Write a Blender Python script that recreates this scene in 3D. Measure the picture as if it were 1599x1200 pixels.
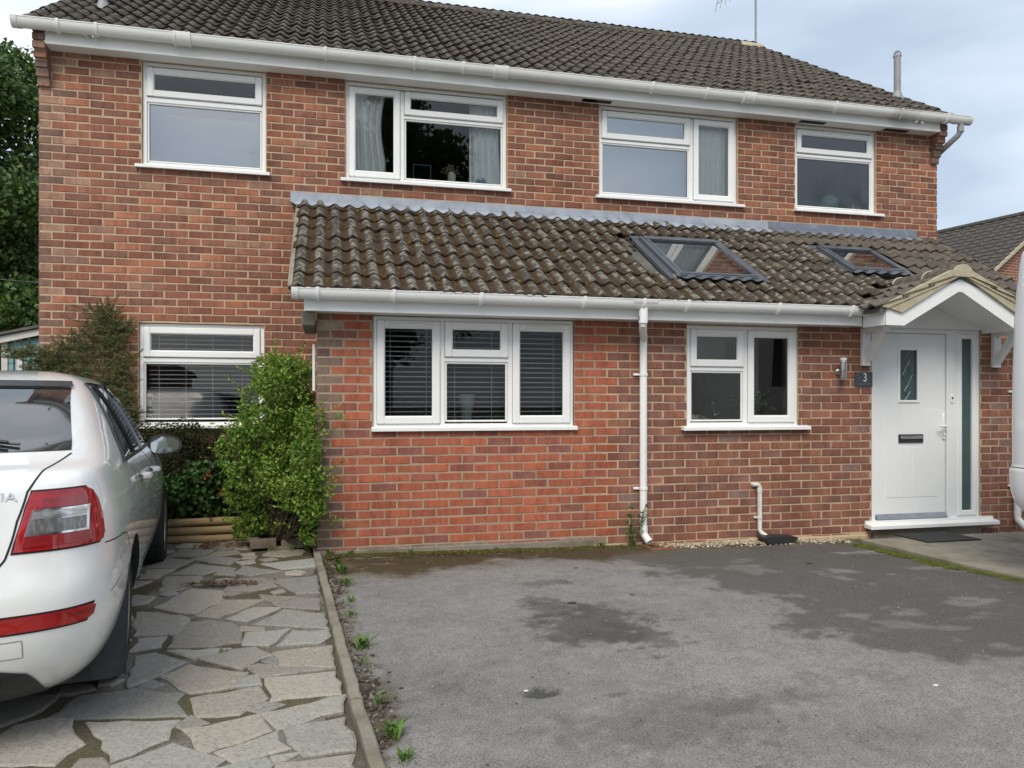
import bpy, bmesh, math, random
import numpy as np
from mathutils import Euler, Vector

random.seed(7)
rng = np.random.default_rng(7)
R = math.radians
scene = bpy.context.scene
for o in list(bpy.data.objects):
    bpy.data.objects.remove(o)

# ------------------------------------------------------------------ camera
cam_data = bpy.data.cameras.new('camera')
cam = bpy.data.objects.new('camera', cam_data)
scene.collection.objects.link(cam)
cam.location = (2.618, -8.076, 1.30)
cam.rotation_euler = (R(90), 0, R(-13.66))
cam_data.sensor_width = 36.0
cam_data.lens = 36.0 * 1200 / 1599
cam_data.shift_y = 30 / 1599
cam_data.clip_end = 2000
scene.camera = cam

# ------------------------------------------------------------------ sky, sun, exposure
SUN_EL, SUN_AZ = 48, 205        # azimuth clockwise from +Y: behind the camera, a little to the left
world = bpy.data.worlds.new('World')
scene.world = world
world.use_nodes = True
wt = world.node_tree
wt.nodes.clear()
w_out = wt.nodes.new('ShaderNodeOutputWorld')
w_bg = wt.nodes.new('ShaderNodeBackground')
w_sky = wt.nodes.new('ShaderNodeTexSky')
w_sky.sky_type = 'NISHITA'
w_sky.sun_disc = False
w_sky.sun_elevation = R(SUN_EL)
w_sky.sun_rotation = R(SUN_AZ)
w_sky.air_density = 1.2
w_sky.dust_density = 1.5
w_co = wt.nodes.new('ShaderNodeTexCoord')
w_map = wt.nodes.new('ShaderNodeMapping')
w_map.inputs['Scale'].default_value = (1.0, 1.0, 3.2)
w_map.inputs['Location'].default_value = (0.35, 0.1, 0.62)
w_noise = wt.nodes.new('ShaderNodeTexNoise')
w_noise.inputs['Scale'].default_value = 1.7
w_noise.inputs['Detail'].default_value = 5
w_noise.inputs['Roughness'].default_value = 0.5
w_ramp = wt.nodes.new('ShaderNodeValToRGB')     # cloud tone, in units of the sky texture (before strength)
w_ramp.color_ramp.elements[0].position = 0.36
w_ramp.color_ramp.elements[0].color = (3.3, 3.95, 4.8, 1)
w_ramp.color_ramp.elements[1].position = 0.66
w_ramp.color_ramp.elements[1].color = (7.6, 7.8, 8.1, 1)
w_e = w_ramp.color_ramp.elements.new(0.5)
w_e.color = (4.7, 5.3, 6.1, 1)
w_mix = wt.nodes.new('ShaderNodeMixRGB')
w_mix.inputs[0].default_value = 0.86
w_bg.inputs['Strength'].default_value = 0.10
wt.links.new(w_co.outputs['Generated'], w_map.inputs['Vector'])
wt.links.new(w_map.outputs['Vector'], w_noise.inputs['Vector'])
wt.links.new(w_noise.outputs['Fac'], w_ramp.inputs['Fac'])
wt.links.new(w_sky.outputs['Color'], w_mix.inputs[1])
wt.links.new(w_ramp.outputs['Color'], w_mix.inputs[2])
wt.links.new(w_mix.outputs['Color'], w_bg.inputs['Color'])
wt.links.new(w_bg.outputs['Background'], w_out.inputs['Surface'])

sun_data = bpy.data.lights.new('sun', 'SUN')
sun_data.energy = 1.5
sun_data.angle = R(28)
sun_data.color = (1.0, 0.92, 0.80)
sun = bpy.data.objects.new('sun', sun_data)
scene.collection.objects.link(sun)
sun.rotation_euler = (R(90 - SUN_EL), 0, R(180 - SUN_AZ))
sun.location = (0, -10, 20)

scene.render.engine = 'CYCLES'
scene.view_settings.view_transform = 'Standard'
scene.view_settings.look = 'None'
scene.view_settings.gamma = 1.0
scene.view_settings.exposure = 0.78

# ------------------------------------------------------------------ helpers
COL = scene.collection

class MB:
    """collects faces, built into ONE mesh object"""
    def __init__(s):
        s.v, s.f, s.m, s.c, s.n = [], [], [], [], 0
    def add(s, verts, faces, mi=0, col=None):
        verts = np.asarray(verts, float).reshape(-1, 3)
        s.v.append(verts)
        n = s.n
        for f in faces:
            s.f.append(tuple(int(i) + n for i in f))
        s.m += [mi] * len(faces)
        c = np.ones((len(verts), 4)) if col is None else np.broadcast_to(np.asarray(col, float), (len(verts), 4))
        s.c.append(np.array(c))
        s.n += len(verts)
        return s
    def box(s, x0, x1, y0, y1, z0, z1, mi=0, ch=0.0, col=None):
        if ch <= 0:
            v = [(x, y, z) for x in (x0, x1) for y in (y0, y1) for z in (z0, z1)]
            f = [(0, 1, 3, 2), (4, 6, 7, 5), (0, 4, 5, 1), (2, 3, 7, 6), (0, 2, 6, 4), (1, 5, 7, 3)]
            return s.add(v, f, mi, col)
        v, f = [], []
        lo, hi = (x0, y0, z0), (x1, y1, z1)
        idx = {}
        for cx in (0, 1):
            for cy in (0, 1):
                for cz in (0, 1):
                    cc = (cx, cy, cz)
                    for a in range(3):
                        p = []
                        for k in range(3):
                            e = hi[k] if cc[k] else lo[k]
                            if k != a:
                                e += -ch if cc[k] else ch
                            p.append(e)
                        idx[(cc, a)] = len(v)
                        v.append(p)
        for a in range(3):
            b, c = (a + 1) % 3, (a + 2) % 3
            for sgn in (0, 1):
                q = []
                for (pb, pc) in ((0, 0), (1, 0), (1, 1), (0, 1)):
                    cc = [0, 0, 0]; cc[a] = sgn; cc[b] = pb; cc[c] = pc
                    q.append(idx[(tuple(cc), a)])
                f.append(q if sgn else q[::-1])
        for a in range(3):
            b, c = (a + 1) % 3, (a + 2) % 3
            for pb in (0, 1):
                for pc in (0, 1):
                    c0 = [0, 0, 0]; c1 = [0, 0, 0]
                    c0[b] = c1[b] = pb; c0[c] = c1[c] = pc; c1[a] = 1
                    q = [idx[(tuple(c0), b)], idx[(tuple(c1), b)], idx[(tuple(c1), c)], idx[(tuple(c0), c)]]
                    f.append(q if (pb ^ pc) else q[::-1])
        for cx in (0, 1):
            for cy in (0, 1):
                for cz in (0, 1):
                    cc = (cx, cy, cz)
                    t = [idx[(cc, 0)], idx[(cc, 1)], idx[(cc, 2)]]
                    f.append(t if (cx + cy + cz) % 2 else t[::-1])
        return s.add(v, f, mi, col)
    def tube(s, pts, r, n=10, mi=0, cap=True, col=None):
        pts = [Vector(p) for p in pts]
        rs = r if hasattr(r, '__len__') else [r] * len(pts)
        v, f = [], []
        up = None
        for i, p in enumerate(pts):
            d = (pts[min(i + 1, len(pts) - 1)] - pts[max(i - 1, 0)]).normalized()
            if up is None:
                up = Vector((0, 0, 1)) if abs(d.z) < .9 else Vector((1, 0, 0))
            a = d.cross(up).normalized(); b = a.cross(d).normalized()
            up = b
            for k in range(n):
                t = 2 * math.pi * k / n
                v.append(p + (a * math.cos(t) + b * math.sin(t)) * rs[i])
        for i in range(len(pts) - 1):
            for k in range(n):
                k2 = (k + 1) % n
                f.append((i * n + k, i * n + k2, (i + 1) * n + k2, (i + 1) * n + k))
        if cap:
            f.append(tuple(range(n - 1, -1, -1)))
            f.append(tuple(range((len(pts) - 1) * n, len(pts) * n)))
        return s.add([tuple(p) for p in v], f, mi, col)
    def lathe(s, prof, origin, axis='z', n=24, mi=0, col=None):
        v, f = [], []
        for (r_, h) in prof:
            for k in range(n):
                t = 2 * math.pi * k / n
                a, b = r_ * math.cos(t), r_ * math.sin(t)
                p = {'z': (a, b, h), 'x': (h, a, b), 'y': (b, h, a)}[axis]
                v.append([p[i] + origin[i] for i in range(3)])
        for i in range(len(prof) - 1):
            for k in range(n):
                k2 = (k + 1) % n
                f.append((i * n + k, i * n + k2, (i + 1) * n + k2, (i + 1) * n + k))
        return s.add(v, f, mi, col)
    def prism(s, poly, axis, a0, a1, mi=0, col=None):
        """extrude a 2D polygon along an axis"""
        n = len(poly)
        v = []
        for a in (a0, a1):
            for (p, q) in poly:
                v.append({'x': (a, p, q), 'y': (p, a, q), 'z': (p, q, a)}[axis])
        f = [tuple(range(n)), tuple(range(2 * n - 1, n - 1, -1))]
        for i in range(n):
            j = (i + 1) % n
            f.append((j, i, n + i, n + j))
        return s.add(v, f, mi, col)
    def grid(s, P, mi=0, col=None, flip=False):
        P = np.asarray(P, float)
        a, b = P.shape[:2]
        f = []
        for i in range(a - 1):
            for j in range(b - 1):
                q = (i * b + j, i * b + j + 1, (i + 1) * b + j + 1, (i + 1) * b + j)
                f.append(q[::-1] if flip else q)
        return s.add(P.reshape(-1, 3), f, mi, None if col is None else np.asarray(col).reshape(-1, 4))
    def mesh(s, name, mats, off=(0, 0, 0), smooth=False):
        me = bpy.data.meshes.new(name)
        V = np.concatenate(s.v) - np.asarray(off)
        me.from_pydata(V.tolist(), [], s.f)
        for m in (mats if isinstance(mats, (list, tuple)) else [mats]):
            me.materials.append(m)
        me.polygons.foreach_set('material_index', s.m)
        at = me.attributes.new('col', 'FLOAT_COLOR', 'POINT')
        at.data.foreach_set('color', np.concatenate(s.c).ravel())
        if smooth:
            me.polygons.foreach_set('use_smooth', [True] * len(me.polygons))
            if smooth == 'auto':
                me.set_sharp_from_angle(angle=R(38))
        me.update()
        return me
    def build(s, name, mats, parent=None, smooth=False, off=None):
        if off is None:
            off = root_loc(parent) if parent else (0, 0, 0)
        o = bpy.data.objects.new(name, s.mesh(name, mats, off, smooth))
        COL.objects.link(o)
        if parent:
            o.parent = parent
        return o

def root_loc(o):
    while o.parent:
        o = o.parent
    return (0, 0, 0) if o.get('local') else tuple(o.location)

def tag(o, label=None, cat=None, group=None, kind=None):
    if label: o['label'] = label
    if cat: o['category'] = cat
    if group: o['group'] = group
    if kind: o['kind'] = kind
    return o

def thing(name, loc, label, cat, group=None):
    o = bpy.data.objects.new(name, None)
    o.empty_display_size = 0.2
    COL.objects.link(o)
    o.location = loc
    return tag(o, label, cat, group)

def solo(name, mb, mats, loc, label, cat, group=None, smooth=False):
    """a thing that is one mesh, origin at its base"""
    o = mb.build(name, mats, None, smooth, off=loc)
    o.location = loc
    return tag(o, label, cat, group)

def inst(name, me, parent, loc, rot=(0, 0, 0), scale=(1, 1, 1)):
    o = bpy.data.objects.new(name, me)
    COL.objects.link(o)
    o.parent = parent
    b = root_loc(parent)
    o.location = (loc[0] - b[0], loc[1] - b[1], loc[2] - b[2])
    o.rotation_euler = rot
    o.scale = scale
    return o

def hash2(ix, iy, seed):
    n = (ix.astype(np.int64) * 374761393 + iy.astype(np.int64) * 668265263 + seed * 974634777) & 0x7fffffff
    n = ((n ^ (n >> 13)) * 1274126177) & 0x7fffffff
    return ((n ^ (n >> 16)) & 0xffff) / 65535.0

def vnoise(x, y, seed=0):
    x = np.asarray(x, float); y = np.asarray(y, float)
    ix, iy = np.floor(x), np.floor(y)
    fx, fy = x - ix, y - iy
    fx = fx * fx * (3 - 2 * fx); fy = fy * fy * (3 - 2 * fy)
    h = lambda a, b: hash2(ix + a, iy + b, seed)
    return (h(0, 0) * (1 - fx) + h(1, 0) * fx) * (1 - fy) + (h(0, 1) * (1 - fx) + h(1, 1) * fx) * fy

def fbm(x, y, seed=0, o=4):
    t, a, s = 0, .5, 0
    for i in range(o):
        t = t + a * vnoise(x * 2 ** i, y * 2 ** i, seed + i); s += a; a *= .55
    return t / s

def sstep(a, b, x):
    t = np.clip((x - a) / (b - a), 0, 1)
    return t * t * (3 - 2 * t)

def gz(x, y):
    """height of the ground: it rises a touch towards the left end of the extension"""
    w = sstep(-4.6, -1.7, np.asarray(y, float))
    return float(w * np.clip(.055 - .015 * (np.asarray(x, float) - 2.5), -.03, .055))

# ------------------------------------------------------------------ materials
def mat(name, base, rough=.6, attr=False, noise=None, bump=0., bscale=80., metal=0., ior=1.45,
        coat=0., trans=0., stretch=(1, 1, 1), dirt=None, spec=.5, rvar=0.):
    """noise: (scale, other colour, low, high); dirt: (scale, colour, low, high)"""
    m = bpy.data.materials.new(name)
    m.use_nodes = True
    nt = m.node_tree
    p = nt.nodes['Principled BSDF']
    p.inputs['Roughness'].default_value = rough
    p.inputs['Metallic'].default_value = metal
    p.inputs['IOR'].default_value = ior
    p.inputs['Specular IOR Level'].default_value = spec
    p.inputs['Coat Weight'].default_value = coat
    p.inputs['Coat Roughness'].default_value = .04
    L = nt.links.new
    geo = nt.nodes.new('ShaderNodeNewGeometry')
    mp = nt.nodes.new('ShaderNodeMapping')
    mp.inputs['Scale'].default_value = stretch
    L(geo.outputs['Position'], mp.inputs['Vector'])
    if attr:
        a = nt.nodes.new('ShaderNodeAttribute'); a.attribute_name = 'col'
        cur = a.outputs['Color']
        if base is not None:
            mu = nt.nodes.new('ShaderNodeMixRGB'); mu.blend_type = 'MULTIPLY'; mu.inputs[0].default_value = 1
            mu.inputs[2].default_value = (*base, 1)
            L(cur, mu.inputs[1]); cur = mu.outputs[0]
    else:
        rgb = nt.nodes.new('ShaderNodeRGB'); rgb.outputs[0].default_value = (*base, 1)
        cur = rgb.outputs[0]
    for spec_ in (noise, dirt):
        if not spec_:
            continue
        sc, c2, lo, hi = spec_
        n = nt.nodes.new('ShaderNodeTexNoise')
        n.inputs['Scale'].default_value = sc; n.inputs['Detail'].default_value = 6
        n.inputs['Roughness'].default_value = .6
        L(mp.outputs['Vector'], n.inputs['Vector'])
        mr = nt.nodes.new('ShaderNodeMapRange')
        mr.inputs['From Min'].default_value = lo; mr.inputs['From Max'].default_value = hi
        L(n.outputs['Fac'], mr.inputs['Value'])
        mx = nt.nodes.new('ShaderNodeMixRGB')
        L(mr.outputs['Result'], mx.inputs[0]); L(cur, mx.inputs[1])
        if len(c2) == 3:
            mx.inputs[2].default_value = (*c2, 1)
        else:                       # multiply by c2[3]
            mm = nt.nodes.new('ShaderNodeMixRGB'); mm.blend_type = 'MULTIPLY'; mm.inputs[0].default_value = 1
            mm.inputs[2].default_value = (c2[0], c2[1], c2[2], 1); L(cur, mm.inputs[1]); L(mm.outputs[0], mx.inputs[2])
        cur = mx.outputs[0]
        if rvar and spec_ is noise:
            r2 = nt.nodes.new('ShaderNodeMapRange')
            r2.inputs['To Min'].default_value = rough; r2.inputs['To Max'].default_value = rough + rvar
            L(mr.outputs['Result'], r2.inputs['Value']); L(r2.outputs['Result'], p.inputs['Roughness'])
    L(cur, p.inputs['Base Color'])
    if bump:
        n = nt.nodes.new('ShaderNodeTexNoise')
        n.inputs['Scale'].default_value = bscale; n.inputs['Detail'].default_value = 6
        L(mp.outputs['Vector'], n.inputs['Vector'])
        b = nt.nodes.new('ShaderNodeBump'); b.inputs['Strength'].default_value = bump
        b.inputs['Distance'].default_value = .01
        L(n.outputs['Fac'], b.inputs['Height']); L(b.outputs['Normal'], p.inputs['Normal'])
    if trans:
        tr = nt.nodes.new('ShaderNodeBsdfTranslucent'); L(cur, tr.inputs['Color'])
        ms = nt.nodes.new('ShaderNodeMixShader'); ms.inputs[0].default_value = trans
        out = nt.nodes['Material Output']
        L(p.outputs[0], ms.inputs[1]); L(tr.outputs[0], ms.inputs[2]); L(ms.outputs[0], out.inputs['Surface'])
    return m

def glass_mat(name, tint, refl, rough=.0, wav=0.):
    m = bpy.data.materials.new(name)
    m.use_nodes = True
    nt = m.node_tree; nt.nodes.clear()
    L = nt.links.new
    out = nt.nodes.new('ShaderNodeOutputMaterial')
    tr = nt.nodes.new('ShaderNodeBsdfTransparent'); tr.inputs[0].default_value = (*tint, 1)
    gl = nt.nodes.new('ShaderNodeBsdfGlossy'); gl.inputs['Roughness'].default_value = rough
    fr = nt.nodes.new('ShaderNodeFresnel'); fr.inputs['IOR'].default_value = 1.5
    ad = nt.nodes.new('ShaderNodeMath'); ad.operation = 'ADD'; ad.use_clamp = True
    ad.inputs[1].default_value = refl
    mx = nt.nodes.new('ShaderNodeMixShader')
    L(fr.outputs[0], ad.inputs[0]); L(ad.outputs[0], mx.inputs[0])
    L(tr.outputs[0], mx.inputs[1]); L(gl.outputs[0], mx.inputs[2]); L(mx.outputs[0], out.inputs['Surface'])
    if wav:
        geo = nt.nodes.new('ShaderNodeNewGeometry')
        n = nt.nodes.new('ShaderNodeTexNoise'); n.inputs['Scale'].default_value = 2.2
        n.inputs['Detail'].default_value = 1
        b = nt.nodes.new('ShaderNodeBump'); b.inputs['Strength'].default_value = wav; b.inputs['Distance'].default_value = .01
        L(geo.outputs['Position'], n.inputs['Vector']); L(n.outputs['Fac'], b.inputs['Height'])
        L(b.outputs['Normal'], gl.inputs['Normal']); L(b.outputs['Normal'], fr.inputs['Normal'])
    return m

M = {}
M['brick'] = mat('brick', None, .85, attr=True, noise=(24, (.74, .74, .75, 1), .44, .64), bump=.5, bscale=120,
                 stretch=(1, 1, .28), dirt=(1.6, (.66, .63, .60, 1), .52, .78))
M['mortar'] = mat('mortar', (.53, .40, .26), .95, noise=(14, (.43, .33, .225), .4, .7), bump=.6, bscale=160)
M['mortar_grey'] = mat('mortar_grey', (.42, .32, .23), .95, noise=(14, (.32, .25, .185), .4, .7), bump=.6, bscale=160)
M['upvc'] = mat('upvc', (.82, .83, .82), .3, noise=(2.5, (.76, .775, .77), .45, .8))
M['upvc_old'] = mat('upvc_old', (.77, .775, .75), .4, noise=(1.8, (.62, .615, .57), .5, .85), dirt=(.9, (.42, .41, .36), .58, .78))
M['door_white'] = mat('door_white', (.80, .82, .825), .35, noise=(2, (.76, .785, .79), .4, .8))
M['frosted'] = mat('frosted', (.045, .085, .092), .22, noise=(1.5, (.065, .105, .105), .4, .7))
M['gasket'] = mat('gasket', (.02, .02, .022), .6)
M['sash_shade_grey'] = mat('sash_shade_grey', (.16, .165, .17), .7)  # grey that stands in for the shade between sash and frame
M['glass'] = glass_mat('glass', (.90, .93, .93), .03, wav=.05)
M['glass_dark'] = glass_mat('glass_dark', (.80, .86, .86), .0, wav=.04)
M['glass_mid'] = glass_mat('glass_mid', (.90, .93, .93), .045, wav=.08)
M['glass_roof'] = glass_mat('glass_roof', (.72, .78, .80), .26, wav=.02)
M['glass_teal'] = glass_mat('glass_teal', (.70, .84, .80), .10, rough=.09, wav=.9)
M['glass_obscure'] = glass_mat('glass_obscure', (.55, .70, .70), .09, rough=.16)
M['glass_sky'] = glass_mat('glass_sky', (.72, .77, .79), .40, wav=.03)
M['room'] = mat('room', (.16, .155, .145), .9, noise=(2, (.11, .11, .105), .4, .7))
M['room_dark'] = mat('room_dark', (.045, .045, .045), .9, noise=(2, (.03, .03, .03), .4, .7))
M['blind'] = mat('blind', (.82, .83, .82), .5, noise=(9, (.74, .75, .74), .4, .7))
M['curtain'] = mat('curtain', (.90, .92, .90), .9, noise=(7, (.84, .87, .85), .4, .7))
M['brightener_pale'] = mat('brightener_pale', (.72, .76, .79), .9, noise=(1.2, (.62, .66, .70), .4, .7))  # for the pale sheets added behind two panes to brighten them
M['lead'] = mat('lead', (.33, .37, .43), .55, noise=(5, (.20, .23, .28), .42, .72), bump=.2, bscale=25, dirt=(1.2, (.46, .50, .55), .52, .75))
M['lead_dark'] = mat('lead_dark', (.15, .17, .22), .5, noise=(5, (.30, .34, .40), .5, .8), bump=.2, bscale=25)
M['concrete'] = mat('concrete', (.26, .238, .19), .9, noise=(6, (.18, .165, .13), .4, .7), bump=.5, bscale=60, dirt=(1.6, (.13, .10, .055), .5, .72))
M['cement'] = mat('cement', (.46, .41, .29), .9, noise=(9, (.33, .29, .20), .4, .75), bump=.5, bscale=50)
M['terracotta'] = mat('terracotta', (.30, .10, .05), .8, noise=(12, (.2, .07, .04), .4, .7), bump=.3)
M['plastic_black'] = mat('plastic_black', (.022, .024, .027), .45, noise=(20, (.035, .036, .038), .4, .7), bump=.1, bscale=300)
M['steel'] = mat('steel', (.55, .56, .56), .25, metal=1, noise=(20, (.4, .41, .42), .4, .8))
M['dark_metal'] = mat('dark_metal', (.075, .085, .10), .35, noise=(8, (.11, .125, .145), .4, .8))
M['slate'] = mat('slate', (.055, .068, .08), .6, noise=(20, (.08, .092, .105), .4, .7), bump=.2)
M['paint_white'] = mat('paint_white', (.8, .8, .78), .5, noise=(20, (.74, .74, .72), .4, .7))
M['pipe'] = mat('pipe', (.70, .70, .66), .4, noise=(5, (.58, .58, .52), .45, .8))
M['grey_pipe'] = mat('grey_pipe', (.30, .31, .31), .5, noise=(5, (.22, .23, .23), .45, .8))
M['wood_log'] = mat('wood_log', (.30, .215, .115), .8, noise=(8, (.19, .135, .07), .4, .7), bump=.5, bscale=30, stretch=(.25, 2, 2))
M['soil'] = mat('soil', (.045, .03, .02), 1., noise=(30, (.08, .055, .035), .4, .7), bump=1., bscale=50)
M['stone'] = mat('stone', None, .85, attr=True, noise=(70, (.72, .72, .72, 1), .50, .62), bump=.6, bscale=70, dirt=(22, (1.20, 1.19, 1.16, 1), .56, .66))
M['ground_attr'] = mat('ground_attr', None, .92, attr=True, noise=(120, (.52, .52, .52, 1), .47, .60), bump=.6, bscale=170, dirt=(210, (1.7, 1.68, 1.65, 1), .58, .68))
M['joint'] = mat('joint', None, .95, attr=True, noise=(70, (.62, .6, .56, 1), .45, .65), bump=1., bscale=110)
M['leaf'] = mat('leaf', None, .45, attr=True, trans=.28)
M['leaf_dull'] = mat('leaf_dull', None, .7, attr=True, trans=.12, spec=.25)
M['bark'] = mat('bark', (.08, .06, .045), .9, noise=(18, (.13, .10, .08), .4, .7), bump=.8, bscale=40, stretch=(1, 1, .3))
M['flower'] = mat('flower', (.55, .06, .05), .6, noise=(30, (.42, .04, .05), .4, .7), trans=.2)
M['moss'] = mat('moss', None, 1., attr=True, bump=1., bscale=140)
M['gravel'] = mat('gravel', None, .85, attr=True, bump=.3, bscale=120)
M['rubber'] = mat('rubber', (.016, .016, .017), .75, noise=(30, (.028, .027, .026), .4, .7), bump=.2, bscale=150)
M['car_white'] = mat('car_white', (.86, .875, .87), .25, coat=1., noise=(2.5, (.83, .845, .84), .4, .7))
M['car_glass'] = mat('car_glass', (.012, .016, .02), .03, ior=2.25, noise=(3, (.02, .024, .028), .4, .7))
M['car_gap'] = mat('car_gap', (.012, .012, .013), .6)
M['lamp_red'] = mat('lamp_red', (.40, .006, .008), .10, coat=1., noise=(14, (.26, .004, .006), .4, .7), stretch=(.4, .4, 3))
M['lamp_dark'] = mat('lamp_dark', (.12, .12, .125), .10, coat=1., noise=(30, (.22, .22, .225), .45, .65), stretch=(2.5, 2.5, .6))
M['lamp_red2'] = mat('lamp_red2', (.22, .008, .012), .2, coat=1., noise=(60, (.30, .012, .016), .4, .7), stretch=(.2, .2, 3))
M['lamp_clear'] = mat('lamp_clear', (.50, .51, .51), .12, coat=1., metal=.5, noise=(22, (.24, .24, .25), .42, .62), stretch=(.6, .6, 2.4))
M['chrome'] = mat('chrome', (.75, .76, .78), .12, metal=1, noise=(9, (.6, .61, .63), .4, .7))
M['alloy'] = mat('alloy', (.34, .35, .36), .35, metal=.8, noise=(9, (.26, .27, .28), .4, .7))
M['mirror'] = mat('mirror', (.50, .55, .58), .02, metal=1, noise=(9, (.47, .52, .55), .4, .7))
M['shed_blue'] = mat('shed_blue', (.20, .36, .40), .7, noise=(8, (.15, .28, .32), .4, .7), stretch=(.3, .3, 2), bump=.2)
M['shed_white'] = mat('shed_white', (.6, .6, .57), .6, noise=(8, (.5, .5, .47), .4, .7))
M['felt'] = mat('felt', (.10, .095, .085), .95, noise=(6, (.16, .15, .13), .4, .7), bump=.5)
M['lamp_glass'] = mat('lamp_glass', (.68, .70, .70), .3, noise=(6, (.6, .62, .62), .4, .7))
M['box_card'] = mat('box_card', (.38, .28, .16), .8, noise=(20, (.3, .22, .13), .4, .7))
M['dried'] = mat('dried', (.34, .26, .17), .9, noise=(40, (.25, .18, .11), .4, .7))
M['ceramic'] = mat('ceramic', (.74, .68, .56), .35, noise=(15, (.60, .56, .47), .4, .7))
M['ceramic_blue'] = mat('ceramic_blue', (.05, .10, .20), .3, noise=(40, (.18, .24, .34), .5, .7))
M['orange'] = mat('orange', (.50, .22, .07), .5, noise=(30, (.4, .16, .05), .4, .7))
M['blue_line'] = mat('blue_line', (.02, .16, .27), .4, noise=(20, (.03, .2, .32), .4, .7))
M['pale_green'] = mat('pale_green', (.36, .45, .40), .5, noise=(20, (.28, .36, .32), .4, .7))
M['yellow'] = mat('yellow', (.50, .40, .06), .6, noise=(20, (.4, .3, .05), .4, .7))
M['cabinet'] = mat('cabinet', (.55, .60, .60), .5, noise=(3, (.47, .52, .53), .4, .7))

def tile_mat(name, base, lichen, moss, amount, x_fade=None):
    """concrete roof tile: 'col' alpha is the height on the roll, moss sits in the pans, lichen on the rolls"""
    m = bpy.data.materials.new(name); m.use_nodes = True
    nt = m.node_tree; L = nt.links.new; p = nt.nodes['Principled BSDF']
    p.inputs['Roughness'].default_value = .95
    a = nt.nodes.new('ShaderNodeAttribute'); a.attribute_name = 'col'
    geo = nt.nodes.new('ShaderNodeNewGeometry')
    def noise(sc, det=6):
        n = nt.nodes.new('ShaderNodeTexNoise'); n.inputs['Scale'].default_value = sc; n.inputs['Detail'].default_value = det
        n.inputs['Roughness'].default_value = .65
        L(geo.outputs['Position'], n.inputs['Vector']); return n.outputs['Fac']
    def mrange(v, a0, a1, b0=0., b1=1.):
        r = nt.nodes.new('ShaderNodeMapRange')
        for k, x in zip(('From Min', 'From Max', 'To Min', 'To Max'), (a0, a1, b0, b1)):
            r.inputs[k].default_value = x
        L(v, r.inputs['Value']); return r.outputs['Result']
    def mth(op, x, y):
        n = nt.nodes.new('ShaderNodeMath'); n.operation = op; n.use_clamp = True
        for i, q in enumerate((x, y)):
            if isinstance(q, (int, float)): n.inputs[i].default_value = q
            else: L(q, n.inputs[i])
        return n.outputs[0]
    def mix(f, c1, c2):
        n = nt.nodes.new('ShaderNodeMixRGB'); L(f, n.inputs[0])
        for i, q in ((1, c1), (2, c2)):
            if isinstance(q, tuple): n.inputs[i].default_value = (*q, 1)
            else: L(q, n.inputs[i])
        return n.outputs[0]
    mu = nt.nodes.new('ShaderNodeMixRGB'); mu.blend_type = 'MULTIPLY'; mu.inputs[0].default_value = 1
    mu.inputs[1].default_value = (*base, 1); L(a.outputs['Color'], mu.inputs[2])
    c = mix(mrange(noise(30), .42, .68), mu.outputs[0], tuple(x * .62 for x in base))
    c = mix(mth('MULTIPLY', mrange(noise(15), .49, .58), mrange(a.outputs['Alpha'], .2, .8, .15, 1)), c, lichen)
    c = mix(mrange(noise(48, 3), .70, .76), c, tuple(min(x * 1.9, .5) for x in lichen))
    f = mth('MULTIPLY', mrange(noise(7), .62 - amount * .5, .74 - amount * .5), mrange(a.outputs['Alpha'], .55, .25))
    if x_fade:
        sp = nt.nodes.new('ShaderNodeSeparateXYZ'); L(geo.outputs['Position'], sp.inputs[0])
        f = mth('MULTIPLY', f, mrange(mth('ADD', mrange(sp.outputs['X'], x_fade[0], x_fade[1]), 0.), 0, 1, 1, .25))
    mc = mix(mrange(noise(12), .4, .65), moss, (moss[0] * 1.9, moss[1] * 1.75, moss[2] * 1.1))
    c = mix(f, c, mc)
    L(c, p.inputs['Base Color'])
    b = nt.nodes.new('ShaderNodeBump'); b.inputs['Strength'].default_value = .8; b.inputs['Distance'].default_value = .012
    L(noise(70), b.inputs['Height']); L(b.outputs['Normal'], p.inputs['Normal'])
    return m

M['tile_main'] = tile_mat('tile_main', (.066, .055, .043), (.135, .118, .092), (.024, .018, .011), .6)
M['tile_moss'] = tile_mat('tile_moss', (.062, .052, .040), (.24, .22, .18), (.032, .018, .007), 1.05, (6.0, 8.4))
M['tile_plain'] = tile_mat('tile_plain', (.105, .088, .070), (.15, .13, .105), (.05, .04, .02), .2)

# ------------------------------------------------------------------ brick laying
BL, BH, BJ = .2095, .0645, .0105       # brick length, height, joint
MODX, MODZ = .2195, .075
PAL = {
    'main': [(.285, .108, .066, 5), (.310, .118, .068, 4), (.245, .098, .065, 4), (.215, .096, .068, 1.5), (.350, .138, .074, 1.4), (.310, .170, .115, 1.5)],
    'corner': [(.30, .165, .115, 3), (.235, .13, .10, 2), (.175, .105, .09, 2), (.27, .12, .08, 1)],
    'red': [(.415, .122, .064, 6), (.385, .114, .066, 4), (.430, .140, .074, 2), (.320, .104, .070, 1.4), (.260, .100, .076, .3)],
    'grey': [(.24, .165, .12, 3), (.20, .135, .105, 3), (.185, .10, .09, 2)],
    'plum': [(.260, .107, .074, 6), (.238, .102, .074, 4), (.285, .118, .075, 3), (.245, .140, .122, .9), (.212, .096, .075, 1.3), (.300, .124, .072, 1.2)],
    'plinth': [(.27, .20, .16, 2), (.30, .23, .19, 1), (.33, .13, .10, 1)],
}
BRICK = {}
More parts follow.
